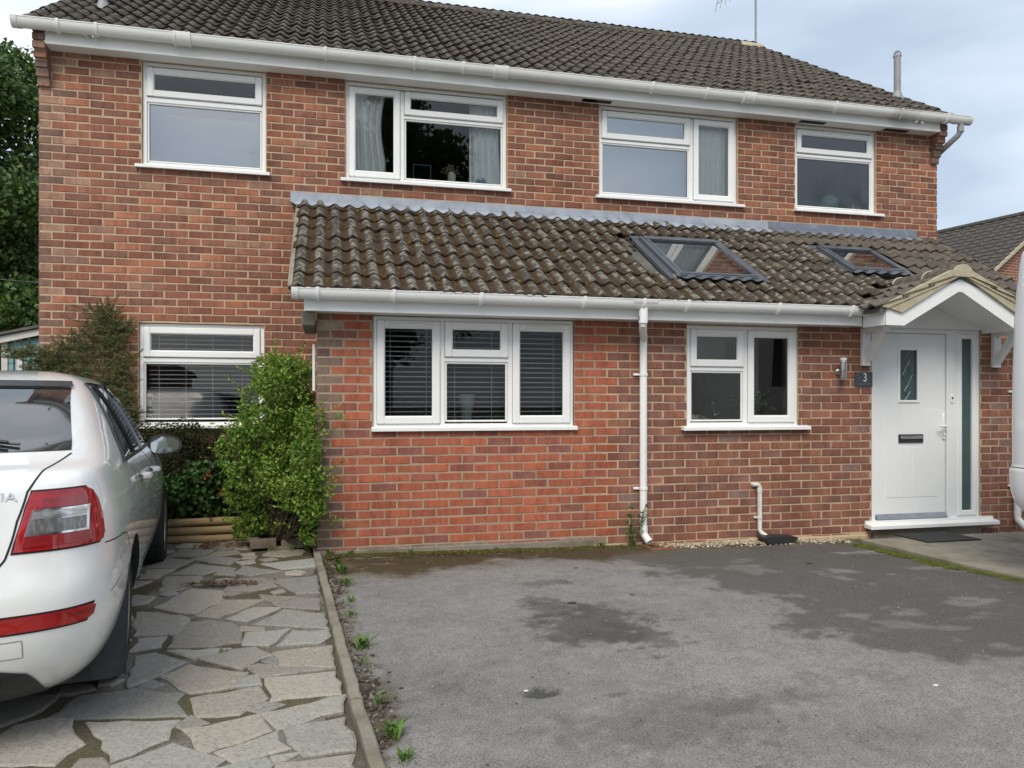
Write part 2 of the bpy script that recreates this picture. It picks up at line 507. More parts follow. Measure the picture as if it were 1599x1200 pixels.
def brick_variants(pal):
    out = []
    cols = PAL[pal]
    w = np.array([c[3] for c in cols]); w = w / w.sum()
    for k in range(26):
        c = np.array(cols[rng.choice(len(cols), p=w)][:3]) * rng.uniform(.86, 1.14)
        hx, hz = .5, BH / 2
        j = lambda s: rng.normal(0, s)
        cx, cz = .02, .0045
        yf = -.007 + j(.0012)
        fr = [(sx * (hx - cx) + j(.005), yf + j(.0008), sz * (hz - cz) + j(.0012)) for sx, sz in ((-1, -1), (1, -1), (1, 1), (-1, 1))]
        md = [(sx * hx + j(.004), yf + .005, sz * hz + j(.0014)) for sx, sz in ((-1, -1), (1, -1), (1, 1), (-1, 1))]
        bk = [(m[0], .02, m[2]) for m in md]
        v = fr + md + bk
        f = [(0, 1, 2, 3)]
        for a in range(4):
            b = (a + 1) % 4
            f += [(4 + a, 4 + b, b, a), (8 + a, 8 + b, 4 + b, 4 + a)]
        col = np.ones((12, 4)); col[:, :3] = c
        if pal in ('main', 'corner', 'plum') and rng.random() < .65:      # kiss marks: one end fired to another tone
            t = np.array([.76, .80, .83]) if rng.random() < .5 else np.array([1.22, 1.34, 1.36])
            e = [i for i in range(12) if v[i][0] > 0]
            if rng.random() < .5: e = [i for i in range(12) if v[i][0] < 0]
            col[e, :3] *= t
        mb = MB(); mb.add(v, f, 0, col)
        out.append((mb.mesh('brick', M['brick']), np.array(v), f, col))
    return out
for k_ in PAL:
    BRICK[k_] = brick_variants(k_)

def lay(x0, x1, rows, holes, start_half, pal_fn):
    """rows: list of (z centre, index). Returns [(xc, zc, length, palette)]"""
    out = []
    for zc, i in rows:
        x = x0
        first = True
        half = (i + start_half) % 2 == 0
        segs = []
        while x < x1 - .02:
            l = (.1045 if half else BL) if first else BL
            l = min(l, x1 - x)
            segs.append((x, x + l)); x += l + BJ; first = False
        for a, b in segs:
            parts = [(a, b)]
            for (hx0, hx1, hz0, hz1) in holes:
                if zc + BH / 2 - .012 > hz0 and zc - BH / 2 + .012 < hz1:
                    np_ = []
                    for (p, q) in parts:
                        if q <= hx0 or p >= hx1: np_.append((p, q)); continue
                        if p < hx0 - .008: np_.append((p, hx0 - .006))
                        if q > hx1 + .008: np_.append((hx1 + .006, q))
                    parts = np_
            for p, q in parts:
                if q - p > .022:
                    out.append(((p + q) / 2, zc, q - p, pal_fn((p + q) / 2, zc, i)))
    return out

def brick_mass(name, lst, y, parent):
    mb = MB()
    for (x, z, l, pal) in lst:
        me, v, f, c = BRICK[pal][rng.integers(26)]
        mb.add(v * [l, 1, 1] + [x + rng.normal(0, .0012), y, z + rng.normal(0, .0012)], f, 0, c)
    o = mb.build(name, M['brick'], parent)
    o['kind'] = 'stuff'
    return o

def brick_objs(lst, y, parent):
    for (x, z, l, pal) in lst:
        me = BRICK[pal][rng.integers(26)][0]
        inst('brick', me, parent, (x + random.gauss(0, .0012), y, z + random.gauss(0, .0012)), scale=(l, 1, 1))

def wall_core(mb, x0, x1, z0, z1, y0, y1, holes, back=0):
    xs = sorted(set([x0, x1] + [min(max(h[i], x0), x1) for h in holes for i in (0, 1)]))
    zs = sorted(set([z0, z1] + [min(max(h[i], z0), z1) for h in holes for i in (2, 3)]))
    inh = lambda x, z: any(h[0] < x < h[1] and h[2] < z < h[3] for h in holes)
    for i in range(len(xs) - 1):
        for j in range(len(zs) - 1):
            a, b, c, d = xs[i], xs[i + 1], zs[j], zs[j + 1]
            if inh((a + b) / 2, (c + d) / 2): continue
            mb.add([(a, y0, c), (b, y0, c), (b, y0, d), (a, y0, d)], [(0, 1, 2, 3)])
            mb.add([(a, y1, c), (b, y1, c), (b, y1, d), (a, y1, d)], [(3, 2, 1, 0)], back)
    for (a, b, c, d) in holes:
        mb.add([(a, y0, c), (b, y0, c), (b, y1, c), (a, y1, c)], [(0, 1, 2, 3)])
        mb.add([(a, y0, d), (b, y0, d), (b, y1, d), (a, y1, d)], [(3, 2, 1, 0)])
        mb.add([(a, y0, c), (a, y1, c), (a, y1, d), (a, y0, d)], [(0, 1, 2, 3)])
        mb.add([(b, y0, c), (b, y1, c), (b, y1, d), (b, y0, d)], [(3, 2, 1, 0)])
    for (a, b, c, d) in ((x0, x0, z0, z1), (x1, x1, z0, z1)):
        mb.add([(a, y0, c), (a, y1, c), (a, y1, d), (a, y0, d)], [(0, 1, 2, 3)])
    mb.add([(x0, y0, z1), (x1, y0, z1), (x1, y1, z1), (x0, y1, z1)], [(0, 1, 2, 3)])

def rframe(mb, x0, x1, z0, z1, w, y0, y1, ch=.004, mi=0):
    mb.box(x0, x0 + w, y0, y1, z0, z1, mi, ch)
    mb.box(x1 - w, x1, y0, y1, z0, z1, mi, ch)
    mb.box(x0 + w - .001, x1 - w + .001, y0 + .0015, y1, z0, z0 + w, mi, ch)
    mb.box(x0 + w - .001, x1 - w + .001, y0 + .0015, y1, z1 - w, z1, mi, ch)

def pane(parent, x0, x1, z0, z1, y, glass, name='pane'):
    mb = MB(); mb.add([(x0, y, z0), (x1, y, z0), (x1, y, z1), (x0, y, z1)], [(0, 1, 2, 3)])
    return mb.build(name, glass, parent)

def window(parent, x0, x1, z0, z1, yf, bars, lights, sill, mats=('upvc',), vents=()):
    """bars: (x0,x1,z0,z1); lights: (x0,x1,z0,z1,opens,glass)"""
    fm = M[mats[0]]
    mb = MB()
    rframe(mb, x0, x1, z0, z1, .038, yf, yf + .07)
    for b in bars:
        mb.box(b[0], b[1], yf + .002, yf + .066, b[2], b[3], 0, .004)
    w = mb.build('window', fm, parent)
    for (a, b, c, d, opens, gl) in lights:
        if opens:
            s = MB(); rframe(s, a - .012, b + .012, c - .012, d + .012, .062, yf - .018, yf + .05, .007)
            rframe(s, a + .046, b - .046, c + .046, d - .046, .010, yf - .004, yf + .045, .003)
            so = s.build('sash', fm, w)
            s = MB(); rframe(s, a - .0145, b + .0145, c - .0145, d + .0145, .01, yf - .0005, yf + .02, 0); s.build('sash_shade_line', M['sash_shade_grey'], w)  # shadow line round the sash, painted as a thin grey strip
            e, yy = .055, yf + .012
        else:
            s = MB(); rframe(s, a - .002, b + .002, c - .002, d + .002, .017, yf + .008, yf + .05, .006)
            s.build('glazing_bead', fm, w)
            e, yy = .015, yf + .025
        g = MB(); rframe(g, a + e - .001, b - e + .001, c + e - .001, d - e + .001, .005, yy - .004, yy + .002, 0)
        g.build('gasket', M['gasket'], w)
        pane(w, a + e, b - e, c + e, d - e, yy, M[gl])
    s = MB()
    sx0, sx1, sz0, sz1, sd = sill
    s.prism([(yf + .03, sz0 + .01), (yf - sd, sz0), (yf - sd, sz0 + .026), (yf - sd + .006, sz0 + .031), (yf + .03, sz1)], 'x', sx0, sx1)
    s.build('sill', fm, w, smooth='auto')
    for (a, b, z) in vents:
        v = MB(); v.box(a, b, yf - .034, yf - .016, z - .009, z + .009, 0, .004)
        v.box(a + .02, b - .02, yf - .037, yf - .033, z - .002, z + .004, 0, .001)
        v.build('trickle_vent', fm, w)
    return w

# ================================================================== THE HOUSE
house = thing('semi_detached_house', (5.0, 0, 0),
              'red brick two-storey house with brown tiled roof, white windows and tiled front extension', 'house')
ZT = 4.635                     # soffit level
H_UP = [(.893, 2.041, 3.605, 4.6235), (2.82, 4.524, 3.605, 4.6235), (5.578, 7.282, 3.605, 4.6235), (8.041, 9.155, 3.605, 4.6235)]
H_W5 = (.864, 2.023, 1.075, 2.082)
MH = H_UP + [H_W5]
core = MB()
wall_core(core, .006, 10.034, -.3, ZT, -.0030, .26, MH, back=1)
front_wall = core.build('front_wall', [M['mortar'], M['room']], house)
rows = [(4.195 - MODZ * (k + .5), k) for k in range(-6, 56)]
def pal_main(x, z, i):
    return 'corner' if (x < .13 and random.random() < .8) or (x < .4 and random.random() < .25) else 'main'
main_bricks = lay(0, 10.04, rows, MH, 1, pal_main)
EXT_X0 = 2.55
vis = []
for b in main_bricks:
    if b[1] < 3.30 and b[0] > 2.62: continue      # the extension stands in front of these
    if b[1] > ZT - .02: continue
    vis.append(b)
brick_mass('brickwork', vis, .0, front_wall)

# the corbelled brick kneelers that carry the ends of the eaves
for cx in (.052, 9.988):
    for s_ in range(7):
        z_ = 4.195 + MODZ * (s_ + .5) + .075
        out_ = min(.040 + .034 * s_, .178)
        mb = MB()
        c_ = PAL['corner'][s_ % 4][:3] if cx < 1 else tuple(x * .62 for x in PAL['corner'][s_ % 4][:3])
        mb.box(cx - .053, cx + .053, -out_, .02, z_ - BH / 2, z_ + BH / 2, 0, .004, (*c_, 1))
        mb.build('corbel_brick', M['brick'], front_wall)
    mb = MB(); mb.prism([(.0, 4.28), (-.026, 4.28), (-.155, 4.60), (-.155, 4.765), (.0, 4.765)], 'x', cx - .046, cx + .046)
    mb.build('corbel_mortar', M['mortar_grey'], front_wall)

# shell: side walls, back wall, floors (seen only through the windows and from the side)
sh = MB()
sh.prism([(.26, -.3), (8.4, -.3), (8.4, 4.635), (4.19, 7.40), (.26, 4.80)], 'x', .006, .26)
sh.prism([(.26, -.3), (8.4, -.3), (8.4, 4.635), (4.19, 7.40), (.26, 4.80)], 'x', 9.78, 10.034)
sh.box(.26, 9.78, 8.15, 8.4, -.3, 4.7)
side = MB()
sh.build('side_wall', M['mortar'], house)
# running bond on the gable ends
for gx, sgn in ((.006, -1), (10.034, 1)):
    g = MB()
    for k in range(0, 92):
        z = .0375 + k * MODZ
        ymax = 8.4 if z < 4.7 else 8.4 - (z - 4.7) / .645
        ymin = .0 if z < 4.7 else (z - 4.7) / .645
        y = ymin + (0 if k % 2 else .11)
        while y < ymax - .06:
            l = min(BL, ymax - y)
            _, v, f, c = BRICK['main' if random.random() < .8 else 'corner'][rng.integers(26)]
            p = v * [l, 1, 1]
            q = np.stack([gx - sgn * p[:, 1] * 1.0, y + l / 2 + p[:, 0] * (-1 if sgn < 0 else 1), z + p[:, 2]], 1)
            g.add(q, f, 0, c)
            y += l + BJ
    o = g.build('gable_brickwork', M['brick'], house); o['kind'] = 'stuff'
rm = MB()
rm.box(.26, 9.78, .27, 8.15, 2.42, 2.55)
rm.box(.26, 9.78, 3.6, 3.7, -.2, 4.8)
rm.box(.26, 9.78, .27, 8.15, 4.70, 4.78)
for px_ in (2.45, 5.1, 7.65):
    rm.box(px_ - .05, px_ + .05, .27, 3.6, -.2, 4.7)
rm.build('interior_walls', M['room'], house)

# ---- upper windows
Z0, Z1 = 3.607, 4.622
YF = .028
window(house, .895, 2.039, Z0, Z1, YF, [(.93, 2.0, 4.235, 4.285)],
       [(.945, 1.99, 4.30, 4.560, True, 'glass_mid'), (.938, 1.996, 3.652, 4.232, False, 'glass_sky')], (.84, 2.08, 3.575, 3.625, .085))
window(house, 2.822, 4.522, Z0, Z1, YF, [(3.375, 3.425, 3.64, 4.57), (3.425, 4.49, 4.285, 4.325)],
       [(2.868, 3.368, 3.655, 4.558, True, 'glass'), (3.438, 4.475, 4.335, 4.558, True, 'glass'), (3.43, 4.48, 3.652, 4.282, False, 'glass')],
       (2.77, 4.56, 3.575, 3.625, .085))
window(house, 5.580, 7.280, Z0, Z1, YF, [(6.685, 6.735, 3.64, 4.57), (5.61, 6.685, 4.215, 4.255)],
       [(5.628, 6.675, 4.27, 4.558, True, 'glass_sky'), (5.62, 6.683, 3.652, 4.212, False, 'glass_sky'), (6.748, 7.235, 3.655, 4.558, True, 'glass')],
       (5.53, 7.35, 3.575, 3.625, .085))
window(house, 8.043, 9.153, Z0, Z1, YF, [(8.08, 9.115, 4.245, 4.285)],
       [(8.09, 9.105, 4.30, 4.558, True, 'glass_teal'), (8.083, 9.112, 3.652, 4.242, False, 'glass_teal')],
       (8.02, 9.24, 3.575, 3.625, .085), vents=[(8.42, 8.85, 4.555)])
# ---- ground floor window of the house wall
window(house, .866, 2.021, 1.077, 2.078, YF, [(.90, 1.985, 1.70, 1.745)],
       [(.915, 1.972, 1.762, 2.030, True, 'glass'), (.908, 1.979, 1.14, 1.697, False, 'glass')], (.80, 2.07, 1.055, 1.10, .09))

# ---- eaves: soffit, fascia, gutter
mb = MB(); mb.box(.10, 9.94, -.15, .0, ZT - .012, ZT)
mb.build('soffit', M['upvc_old'], house)
mb = MB(); mb.box(.092, 9.955, -.168, -.150, ZT - .014, 4.782, 0, .003)
mb.build('fascia', M['upvc_old'], house)
for vx in (1.95, 5.15, 5.35, 8.05, 9.2):
    v = MB(); v.box(vx, vx + .34, -.12, -.045, ZT - .016, ZT - .0125)
    v.build('soffit_vent', M['gasket'] if vx > 5.2 else M['upvc_old'], house)

DEEP = 1.42
def gutter(parent, x0, x1, yc, zt, r, brackets, unions, m, cap=True):
    prof = [(math.cos(t) * r, math.sin(t) * r) for t in np.linspace(math.pi, 2 * math.pi, 13)]
    g = MB()
    for rr, fl in ((r, False), (r - .004, True)):
        P = [[(x, yc + math.cos(t) * rr, zt + math.sin(t) * rr * DEEP) for t in np.linspace(math.pi, 2 * math.pi, 15)] for x in np.linspace(x0, x1, 9)]
        g.grid(P, 0, None, fl)
    g.box(x0, x1, yc - r - .004, yc - r + .004, zt - .006, zt + .004, 0, .002)
    go = g.build('gutter', m, parent, smooth='auto')
    def ring(xa, xb, rr, nm):
        q = MB()
        P = [[(x, yc + math.cos(t) * rr, zt + math.sin(t) * rr * DEEP) for t in np.linspace(math.pi * .97, 2 * math.pi, 13)] for x in (xa, xb)]
        q.grid(P)
        for x, fl in ((xa, True), (xb, False)):
            P = [[(x, yc + math.cos(t) * k, zt + math.sin(t) * k * DEEP) for t in np.linspace(math.pi * .97, 2 * math.pi, 13)] for k in (rr, r - .001)]
            q.grid(P, 0, None, fl)
        return q.build(nm, m, go, smooth='auto')
    for x in brackets:
        ring(x - .013, x + .013, r + .010, 'bracket')
    for x in unions:
        ring(x - .07, x + .07, r + .007, 'union')
        ring(x - .075, x - .055, r + .012, 'union_clip'); ring(x + .055, x + .075, r + .012, 'union_clip')
    if cap:
        for x, s in ((x0, -1), (x1, 1)):
            q = MB()
            P = [(x + s * .012, yc + math.cos(t) * (r + .006), zt + .003 + math.sin(t) * (r + .006) * DEEP) for t in np.linspace(math.pi, 2 * math.pi, 15)]
            Q = [(x - s * .04, p[1], p[2]) for p in P]
            q.add(P, [tuple(range(15)) if s < 0 else tuple(range(14, -1, -1))])
            q.grid([P, Q])
            q.build('stop_end', m, go, smooth='auto')
    return go
gutter(house, -.13, 10.30, -.230, 4.800, .060, [.24, .56, 2.62, 3.5, 4.0, 6.1, 6.75, 8.4, 9.3, 9.95], [1.30, 4.40, 7.28], M['upvc_old'])
# right end downpipe swinging back to the gable
mb = MB(); mb.tube([(10.18, -.226, 4.76), (10.18, -.226, 4.63), (10.165, -.20, 4.585), (10.105, .0, 4.45), (10.088, .12, 4.39), (10.085, .14, 4.3), (10.085, .14, .1)], .034, 12)
mb.tube([(10.18, -.226, 4.69), (10.18, -.226, 4.62)], .04, 12)
mb.build('downpipe', M['grey_pipe'], house, smooth='auto')
for (bx, bz) in ((.475, 4.716), (.545, 4.708), (9.56, 4.70), (9.64, 4.695)):     # overflow stubs through the fascia
    mb = MB(); mb.tube([(bx, -.16, bz), (bx - .02, -.235, bz - .004)], .011, 10)
    mb.build('overflow_pipe', M['pipe'], house, smooth='auto')

# ------------------------------------------------------------------ roof tiles
TW, TG, TL = .30, .30, .365
def tile_mesh(tint):
    n = 13
    xs = np.linspace(0, TW, n)
    ph = (xs / .15) % 1.0
    h01 = (.5 - .5 * np.cos(2 * np.pi * ((xs / .15)))) ** 1.35
    h = .036 * h01
    top_f = [(x, 0, .024 + q + rng.normal(0, .0012)) for x, q in zip(xs, h)]
    top_b = [(x, TL, q * .97) for x, q in zip(xs, h)]
    low_f = [(x, .003, .024 + q - .02) for x, q in zip(xs, h)]
    v = top_f + top_b + low_f
    f = []
    for i in range(n - 1):
        f += [(i, i + 1, n + i + 1, n + i), (2 * n + i, 2 * n + i + 1, i + 1, i)]
    c = np.ones((3 * n, 4)); c[:, :3] = tint
    c[:, 3] = np.concatenate([h01, h01, h01])
    return np.array(v), f, c
def tile_set(m, n=10, lo=.8, hi=1.2):
    out = []
    for _ in range(n):
        t = rng.uniform(lo, hi) * np.array([1, rng.uniform(.95, 1.03), rng.uniform(.9, 1.04)])
        v, f, c = tile_mesh(t)
        mb = MB(); mb.add(v, f, 0, c)
        out.append((mb.mesh('tile', M[m], smooth='auto'), v, f, c))
    return out
TS = {k: tile_set(k) for k in ('tile_main', 'tile_moss', 'tile_plain')}

def place_tiles(lst, budget, parent, mass_name, m):
    """lst: (loc, rot, set). The first `budget` are objects, the rest one joined part"""
    for loc, rot, k in lst[:budget]:
        inst('tile', TS[k][rng.integers(10)][0], parent, loc, rot)
    rest = lst[budget:]
    if rest:
        by = {}
        for loc, rot, k in rest:
            by.setdefault(k, MB())
            _, v, f, c = TS[k][rng.integers(10)]
            mm = np.array(Euler(rot).to_matrix())
            by[k].add(v @ mm.T + np.array(loc), f, 0, c)
        for k, b in by.items():
            o = b.build(mass_name, M[k], parent, smooth='auto'); o['kind'] = 'stuff'

# main roof
PM = math.atan(.645)
def roof_pt(d, y0, z0, a):
    return (y0 + d * math.cos(a), z0 + d * math.sin(a))
rf = MB()
rf.prism([(-.16, 4.785), (4.19, 7.59), (8.55, 4.785), (8.55, 4.75), (4.19, 7.55), (-.16, 4.75)], 'x', -.04, 10.08)
main_roof = rf.build('main_roof', M['felt'], house)
lst = []
NR = 18
for j in range(NR):
    for i in range(35):
        x = -.12 + i * .2935
        y, z = roof_pt(.0 + j * TG * .975, -.205, 4.785, PM)
        lst.append(((x + random.gauss(0, .003), y, z + random.gauss(0, .003)), (PM + random.gauss(0, .006), random.gauss(0, .006), random.gauss(0, .004)), 'tile_main'))
# the far slope, out of sight
back = []
for j in range(NR):
    for i in range(35):
        y, z = roof_pt(.0 + j * TG * .975, -.205, 4.785, PM)
        back.append(((.18 + -.12 + i * .2935, 8.38 - y, z), (PM, 0, math.pi), 'tile_main'))
place_tiles(lst, 100, main_roof, 'tiling', 'tile_main')
place_tiles(back, 0, main_roof, 'tiling', 'tile_main')
for i in range(23):       # ridge
    x = -.12 + i * .447
    mb = MB()
    P = [[(xx, 4.19 + math.cos(t) * .13, 7.575 + math.sin(t) * .12 + (.012 if xx == x else 0)) for t in np.linspace(.0, math.pi, 9)] for xx in (x, x + .45)]
    mb.grid(P, 0, None, True)
    mb.build('ridge_tile', M['tile_main'] if i < 22 else M['cement'], main_roof, smooth='auto')
for i_, x_ in enumerate((-.10, 10.06)):
    mb = MB(); mb.prism([(-.24, 4.70), (-.24, 4.745), (4.19, 7.60), (4.19, 7.53)], 'x', x_, x_ + .04)
    mb.build('verge_mortar', M['mortar_grey'], main_roof)
# soil vent pipes through the tiles
for (vx, vy, vz, h_) in ((9.99, .62, 5.32, .66), (.33, .86, 5.44, .62)):
    mb = MB(); mb.tube([(vx, vy, vz - .1), (vx, vy, vz + h_ - .08)], .044, 16)
    mb.lathe([(.08, vz - .02), (.066, vz + .05), (.048, vz + .10), (.046, vz + .11)], (vx, vy, 0), 'z', 16)
    p_ = mb.build('vent_pipe', M['grey_pipe'], main_roof, smooth='auto')
    mb = MB()
    for k in range(4):
        t = k * math.pi / 4
        mb.tube([(vx + math.cos(t) * .05, vy + math.sin(t) * .05, vz + h_ - .09), (vx + math.cos(t) * .04, vy + math.sin(t) * .04, vz + h_ - .03),
                 (vx, vy, vz + h_), (vx - math.cos(t) * .04, vy - math.sin(t) * .04, vz + h_ - .03), (vx - math.cos(t) * .05, vy - math.sin(t) * .05, vz + h_ - .09)], .006, 6)
    mb.build('pipe_cage', M['grey_pipe'], p_)

# ------------------------------------------------------------------ EXTENSION
EY = -1.56
E1 = (3.006, 4.765, 1.085, 2.035)
E2 = (5.863, 7.021, 1.080, 2.025)
ED = (7.845, 9.130, .085, 2.050)
EH = [E1, E2, ED]
core = MB()
wall_core(core, EXT_X0 + .006, 9.98, -.3, 2.30, EY - .0025, EY + .26, EH, back=1)
core.prism([(EY + .26, -.3), (0, -.3), (0, 3.24), (EY + .26, 2.30)], 'x', EXT_X0 + .006, EXT_X0 + .2)
core.prism([(EY + .26, -.3), (0, -.3), (0, 3.24), (EY + .26, 2.30)], 'x', 9.80, 9.98)
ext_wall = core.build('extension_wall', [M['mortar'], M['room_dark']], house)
erow = [(2.018 - MODZ * (k + .5) + .04, k) for k in range(-1, 29)]
def pal_ext(x, z, i):
    edge = 5.02 + (.10 if i % 2 else -.02)
    if x < 2.67: return 'grey'
    if x < edge:
        if z < .12: return 'plinth'
        return 'red'
    if x < edge + .16 and random.random() < .6: return 'grey'
    return 'plum'
eb = lay(EXT_X0, 9.99, erow, EH, 0, pal_ext)
eb = [b for b in eb if b[1] < 2.06]
# mortar over the red brickwork is greyer: a thin skin just behind the brick faces
mb = MB(); wall_core(mb, EXT_X0 + .004, 5.03, .02, 2.29, EY - .0038, EY + .05, [E1])
mb.build('repointed_mortar', M['mortar_grey'], ext_wall)
mb = MB(); mb.prism([(EY - .012, -.05), (EY - .012, .075), (EY - .004, .085), (EY + .01, .085), (EY + .01, -.05)], 'x', EXT_X0 - .01, 4.95)
mb.build('plinth', M['concrete'], ext_wall)
mb = MB(); mb.prism([(EY - .016, -.1), (EY - .016, .0), (EY - .002, .03), (EY + .01, .03), (EY + .01, -.1)], 'x', 4.97, 7.80)
mb.build('mortar_fillet', M['mortar'], ext_wall)
camp = np.array([2.618, -8.076])
eb.sort(key=lambda b: math.hypot(b[0] - camp[0], EY - camp[1]))
brick_objs(eb[:300], EY, ext_wall)
brick_mass('brickwork', eb[300:], EY, ext_wall)
# left return of the extension
g = MB()
for k in range(42):
    z = .04 + k * MODZ
    yy = 0 - .01
    y = EY + .01 + (.11 if k % 2 else .0)
    while y < -.02:
        if z > 2.24 + .6 * (y + 1.85) - .1: y += MODX; continue
        l = min(BL, -.01 - y)
        _, v, f, c = BRICK['grey' if y < EY + .3 else 'plum'][rng.integers(26)]
        p = v * [l, 1, 1]
        g.add(np.stack([EXT_X0 + .004 + p[:, 1], y + l / 2 - p[:, 0], z + p[:, 2]], 1), f, 0, c)
        y += l + BJ
o = g.build('return_brickwork', M['brick'], ext_wall); o['kind'] = 'stuff'
mb = MB(); mb.box(2.435, EXT_X0 - .01, -1.70, -.9, 1.925, 2.035, 0, .008)
mb.build('padstone', M['concrete'], ext_wall)
mb = MB(); mb.box(EXT_X0 - .035, EXT_X0 - .012, -1.50, -1.46, 1.40, 1.79, 0, .004)
mb.build('cable_trunking', M['upvc'], ext_wall)

# rooms behind the extension windows
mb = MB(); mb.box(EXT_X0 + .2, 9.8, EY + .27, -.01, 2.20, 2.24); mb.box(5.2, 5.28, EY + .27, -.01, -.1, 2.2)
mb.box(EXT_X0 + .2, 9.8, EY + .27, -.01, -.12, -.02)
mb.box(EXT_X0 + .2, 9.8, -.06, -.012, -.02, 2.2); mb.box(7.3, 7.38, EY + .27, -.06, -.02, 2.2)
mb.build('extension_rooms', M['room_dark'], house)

EF = EY + .006
window(house, 3.008, 4.763, 1.087, 2.033, EF, [(3.565, 3.613, 1.12, 2.0), (4.165, 4.213, 1.12, 2.0), (3.613, 4.165, 1.655, 1.695)],
       [(3.05, 3.558, 1.137, 1.985, True, 'glass_dark'), (3.625, 4.153, 1.707, 1.985, True, 'glass_dark'), (3.617, 4.161, 1.14, 1.652, False, 'glass_dark'), (4.22, 4.722, 1.137, 1.985, True, 'glass_dark')],
       (2.992, 4.79, 1.065, 1.105, .05), vents=[(3.13, 3.47, 1.965), (4.32, 4.64, 1.965)])
window(house, 5.865, 7.019, 1.082, 2.023, EF, [(6.445, 6.493, 1.11, 1.99), (5.90, 6.445, 1.60, 1.64)],
       [(5.912, 6.434, 1.652, 1.975, True, 'glass_mid'), (5.905, 6.441, 1.132, 1.597, False, 'glass_mid'), (6.503, 6.975, 1.13, 1.975, True, 'glass_mid')],
       (5.80, 7.12, 1.05, 1.095, .075), vents=[(6.0, 6.34, 1.952)])

# ---- front door with side light
fr = MB()
for (a, b) in ((7.847, 7.895), (8.735, 8.865), (9.080, 9.128)):
    fr.box(a, b, EF - .002, EF + .07, .11, 2.048, 0, .005)
fr.box(7.893, 9.082, EF, EF + .07, 2.00, 2.048, 0, .005)
fr.box(8.863, 9.082, EF, EF + .07, .11, .165, 0, .005)
door_frame = fr.build('door_frame', M['door_white'], house)
sl = MB(); rframe(sl, 8.857, 9.088, .158, 2.006, .052, EF - .016, EF + .05, .007)
sl.build('sidelight_frame', M['upvc'], door_frame)
pane(door_frame, 8.905, 9.04, .205, 1.96, EF + .012, M['frosted'], 'sidelight_pane')
lf = MB()
lf.box(7.90, 8.170, EF + .012, EF + .056, .165, 1.996, 0, .003)
lf.box(8.170, 8.402, EF + .012, EF + .056, .165, 1.315, 0, .0)
lf.box(8.170, 8.402, EF + .012, EF + .056, 1.845, 1.996, 0, .0)
lf.box(8.402, 8.725, EF + .012, EF + .056, .165, 1.996, 0, .003)
for k in range(4):                                     # moulded boards of the leaf
    lf.box(8.02 + k * .155, 8.02 + k * .155 + .145, EF + .0085, EF + .013, .36, .86 if k in (1, 2) else 1.24, 0, .003)
leaf = lf.build('door_leaf', M['door_white'], house)
k = MB(); rframe(k, 8.158, 8.414, 1.303, 1.857, .028, EF - .002, EF + .02, .006); k.build('door_light_frame', M['upvc'], leaf)
pane(leaf, 8.18, 8.39, 1.325, 1.835, EF + .03, M['frosted'])
k = MB()
cx_, zc_ = 8.286, 1.58
for zz, w_, h_ in ((1.735, .035, .055), (1.58, .055, .115), (1.42, .035, .055)):
    pts = [(cx_, EF + .026, zz - h_), (cx_ + w_, EF + .026, zz), (cx_, EF + .026, zz + h_), (cx_ - w_, EF + .026, zz), (cx_, EF + .026, zz - h_)]
    for q in range(4): k.tube([pts[q], pts[q + 1]], .0028, 6)
for a, b in (((cx_ - .055, 1.58), (8.186, 1.58)), ((cx_ + .055, 1.58), (8.386, 1.58)), ((cx_, 1.79), (cx_ + .03, 1.832)), ((cx_, 1.365), (cx_ - .03, 1.328))):
    k.tube([(a[0], EF + .026, a[1]), (b[0], EF + .026, b[1])], .0035, 6)
k.build('lead_came', M['alloy'], leaf)
k = MB(); k.box(8.165, 8.455, EF - .004, EF + .012, .905, .990, 0, .006); k.box(8.178, 8.442, EF - .0, EF + .004, .926, .980, 0, .001)
k.build('letterbox', M['plastic_black'], leaf)
k = MB(); k.box(8.180, 8.440, EF - .014, EF - .003, .945, .976, 0, .005); k.build('letterbox_flap', M['steel'], leaf)
k = MB(); k.box(8.685, 8.722, EF - .002, EF + .013, .93, 1.20, 0, .008); k.tube([(8.703, EF, 1.07), (8.703, EF - .045, 1.07), (8.60, EF - .052, 1.068)], .010, 10)
k.lathe([(.0, -.012), (.011, -.012), (.011, 0)], (8.703, EF - .002, .985), 'y', 12)
k.build('door_handle', M['door_white'], leaf, smooth='auto')
k = MB(); k.box(8.775, 8.808, EF - .014, EF - .001, 1.30, 1.385, 0, .006); k.build('doorbell', M['upvc'], door_frame)
k = MB(); k.lathe([(0, -.004), (.009, -.004), (.011, 0)], (8.7915, EF - .014, 1.352), 'y', 12); k.build('bell_button', M['gasket'], door_frame)
k = MB(); k.prism([(EF - .028, .150), (EF - .024, .158), (EF + .011, .20), (EF + .011, .150)], 'x', 7.90, 8.725); k.build('weather_bar', M['alloy'], leaf)
k = MB(); k.prism([(EF + .05, .085), (EF - .11, .072), (EF - .11, .102), (EF - .104, .108), (EF - .03, .118), (EF - .028, .145), (EF + .05, .148)], 'x', 7.76, 9.275)
k.build('door_sill', M['upvc'], door_frame, smooth='auto')
k = MB(); k.box(7.85, 9.12, EY - .03, EY + .05, -.1, .075); k.build('threshold', M['concrete'], door_frame)

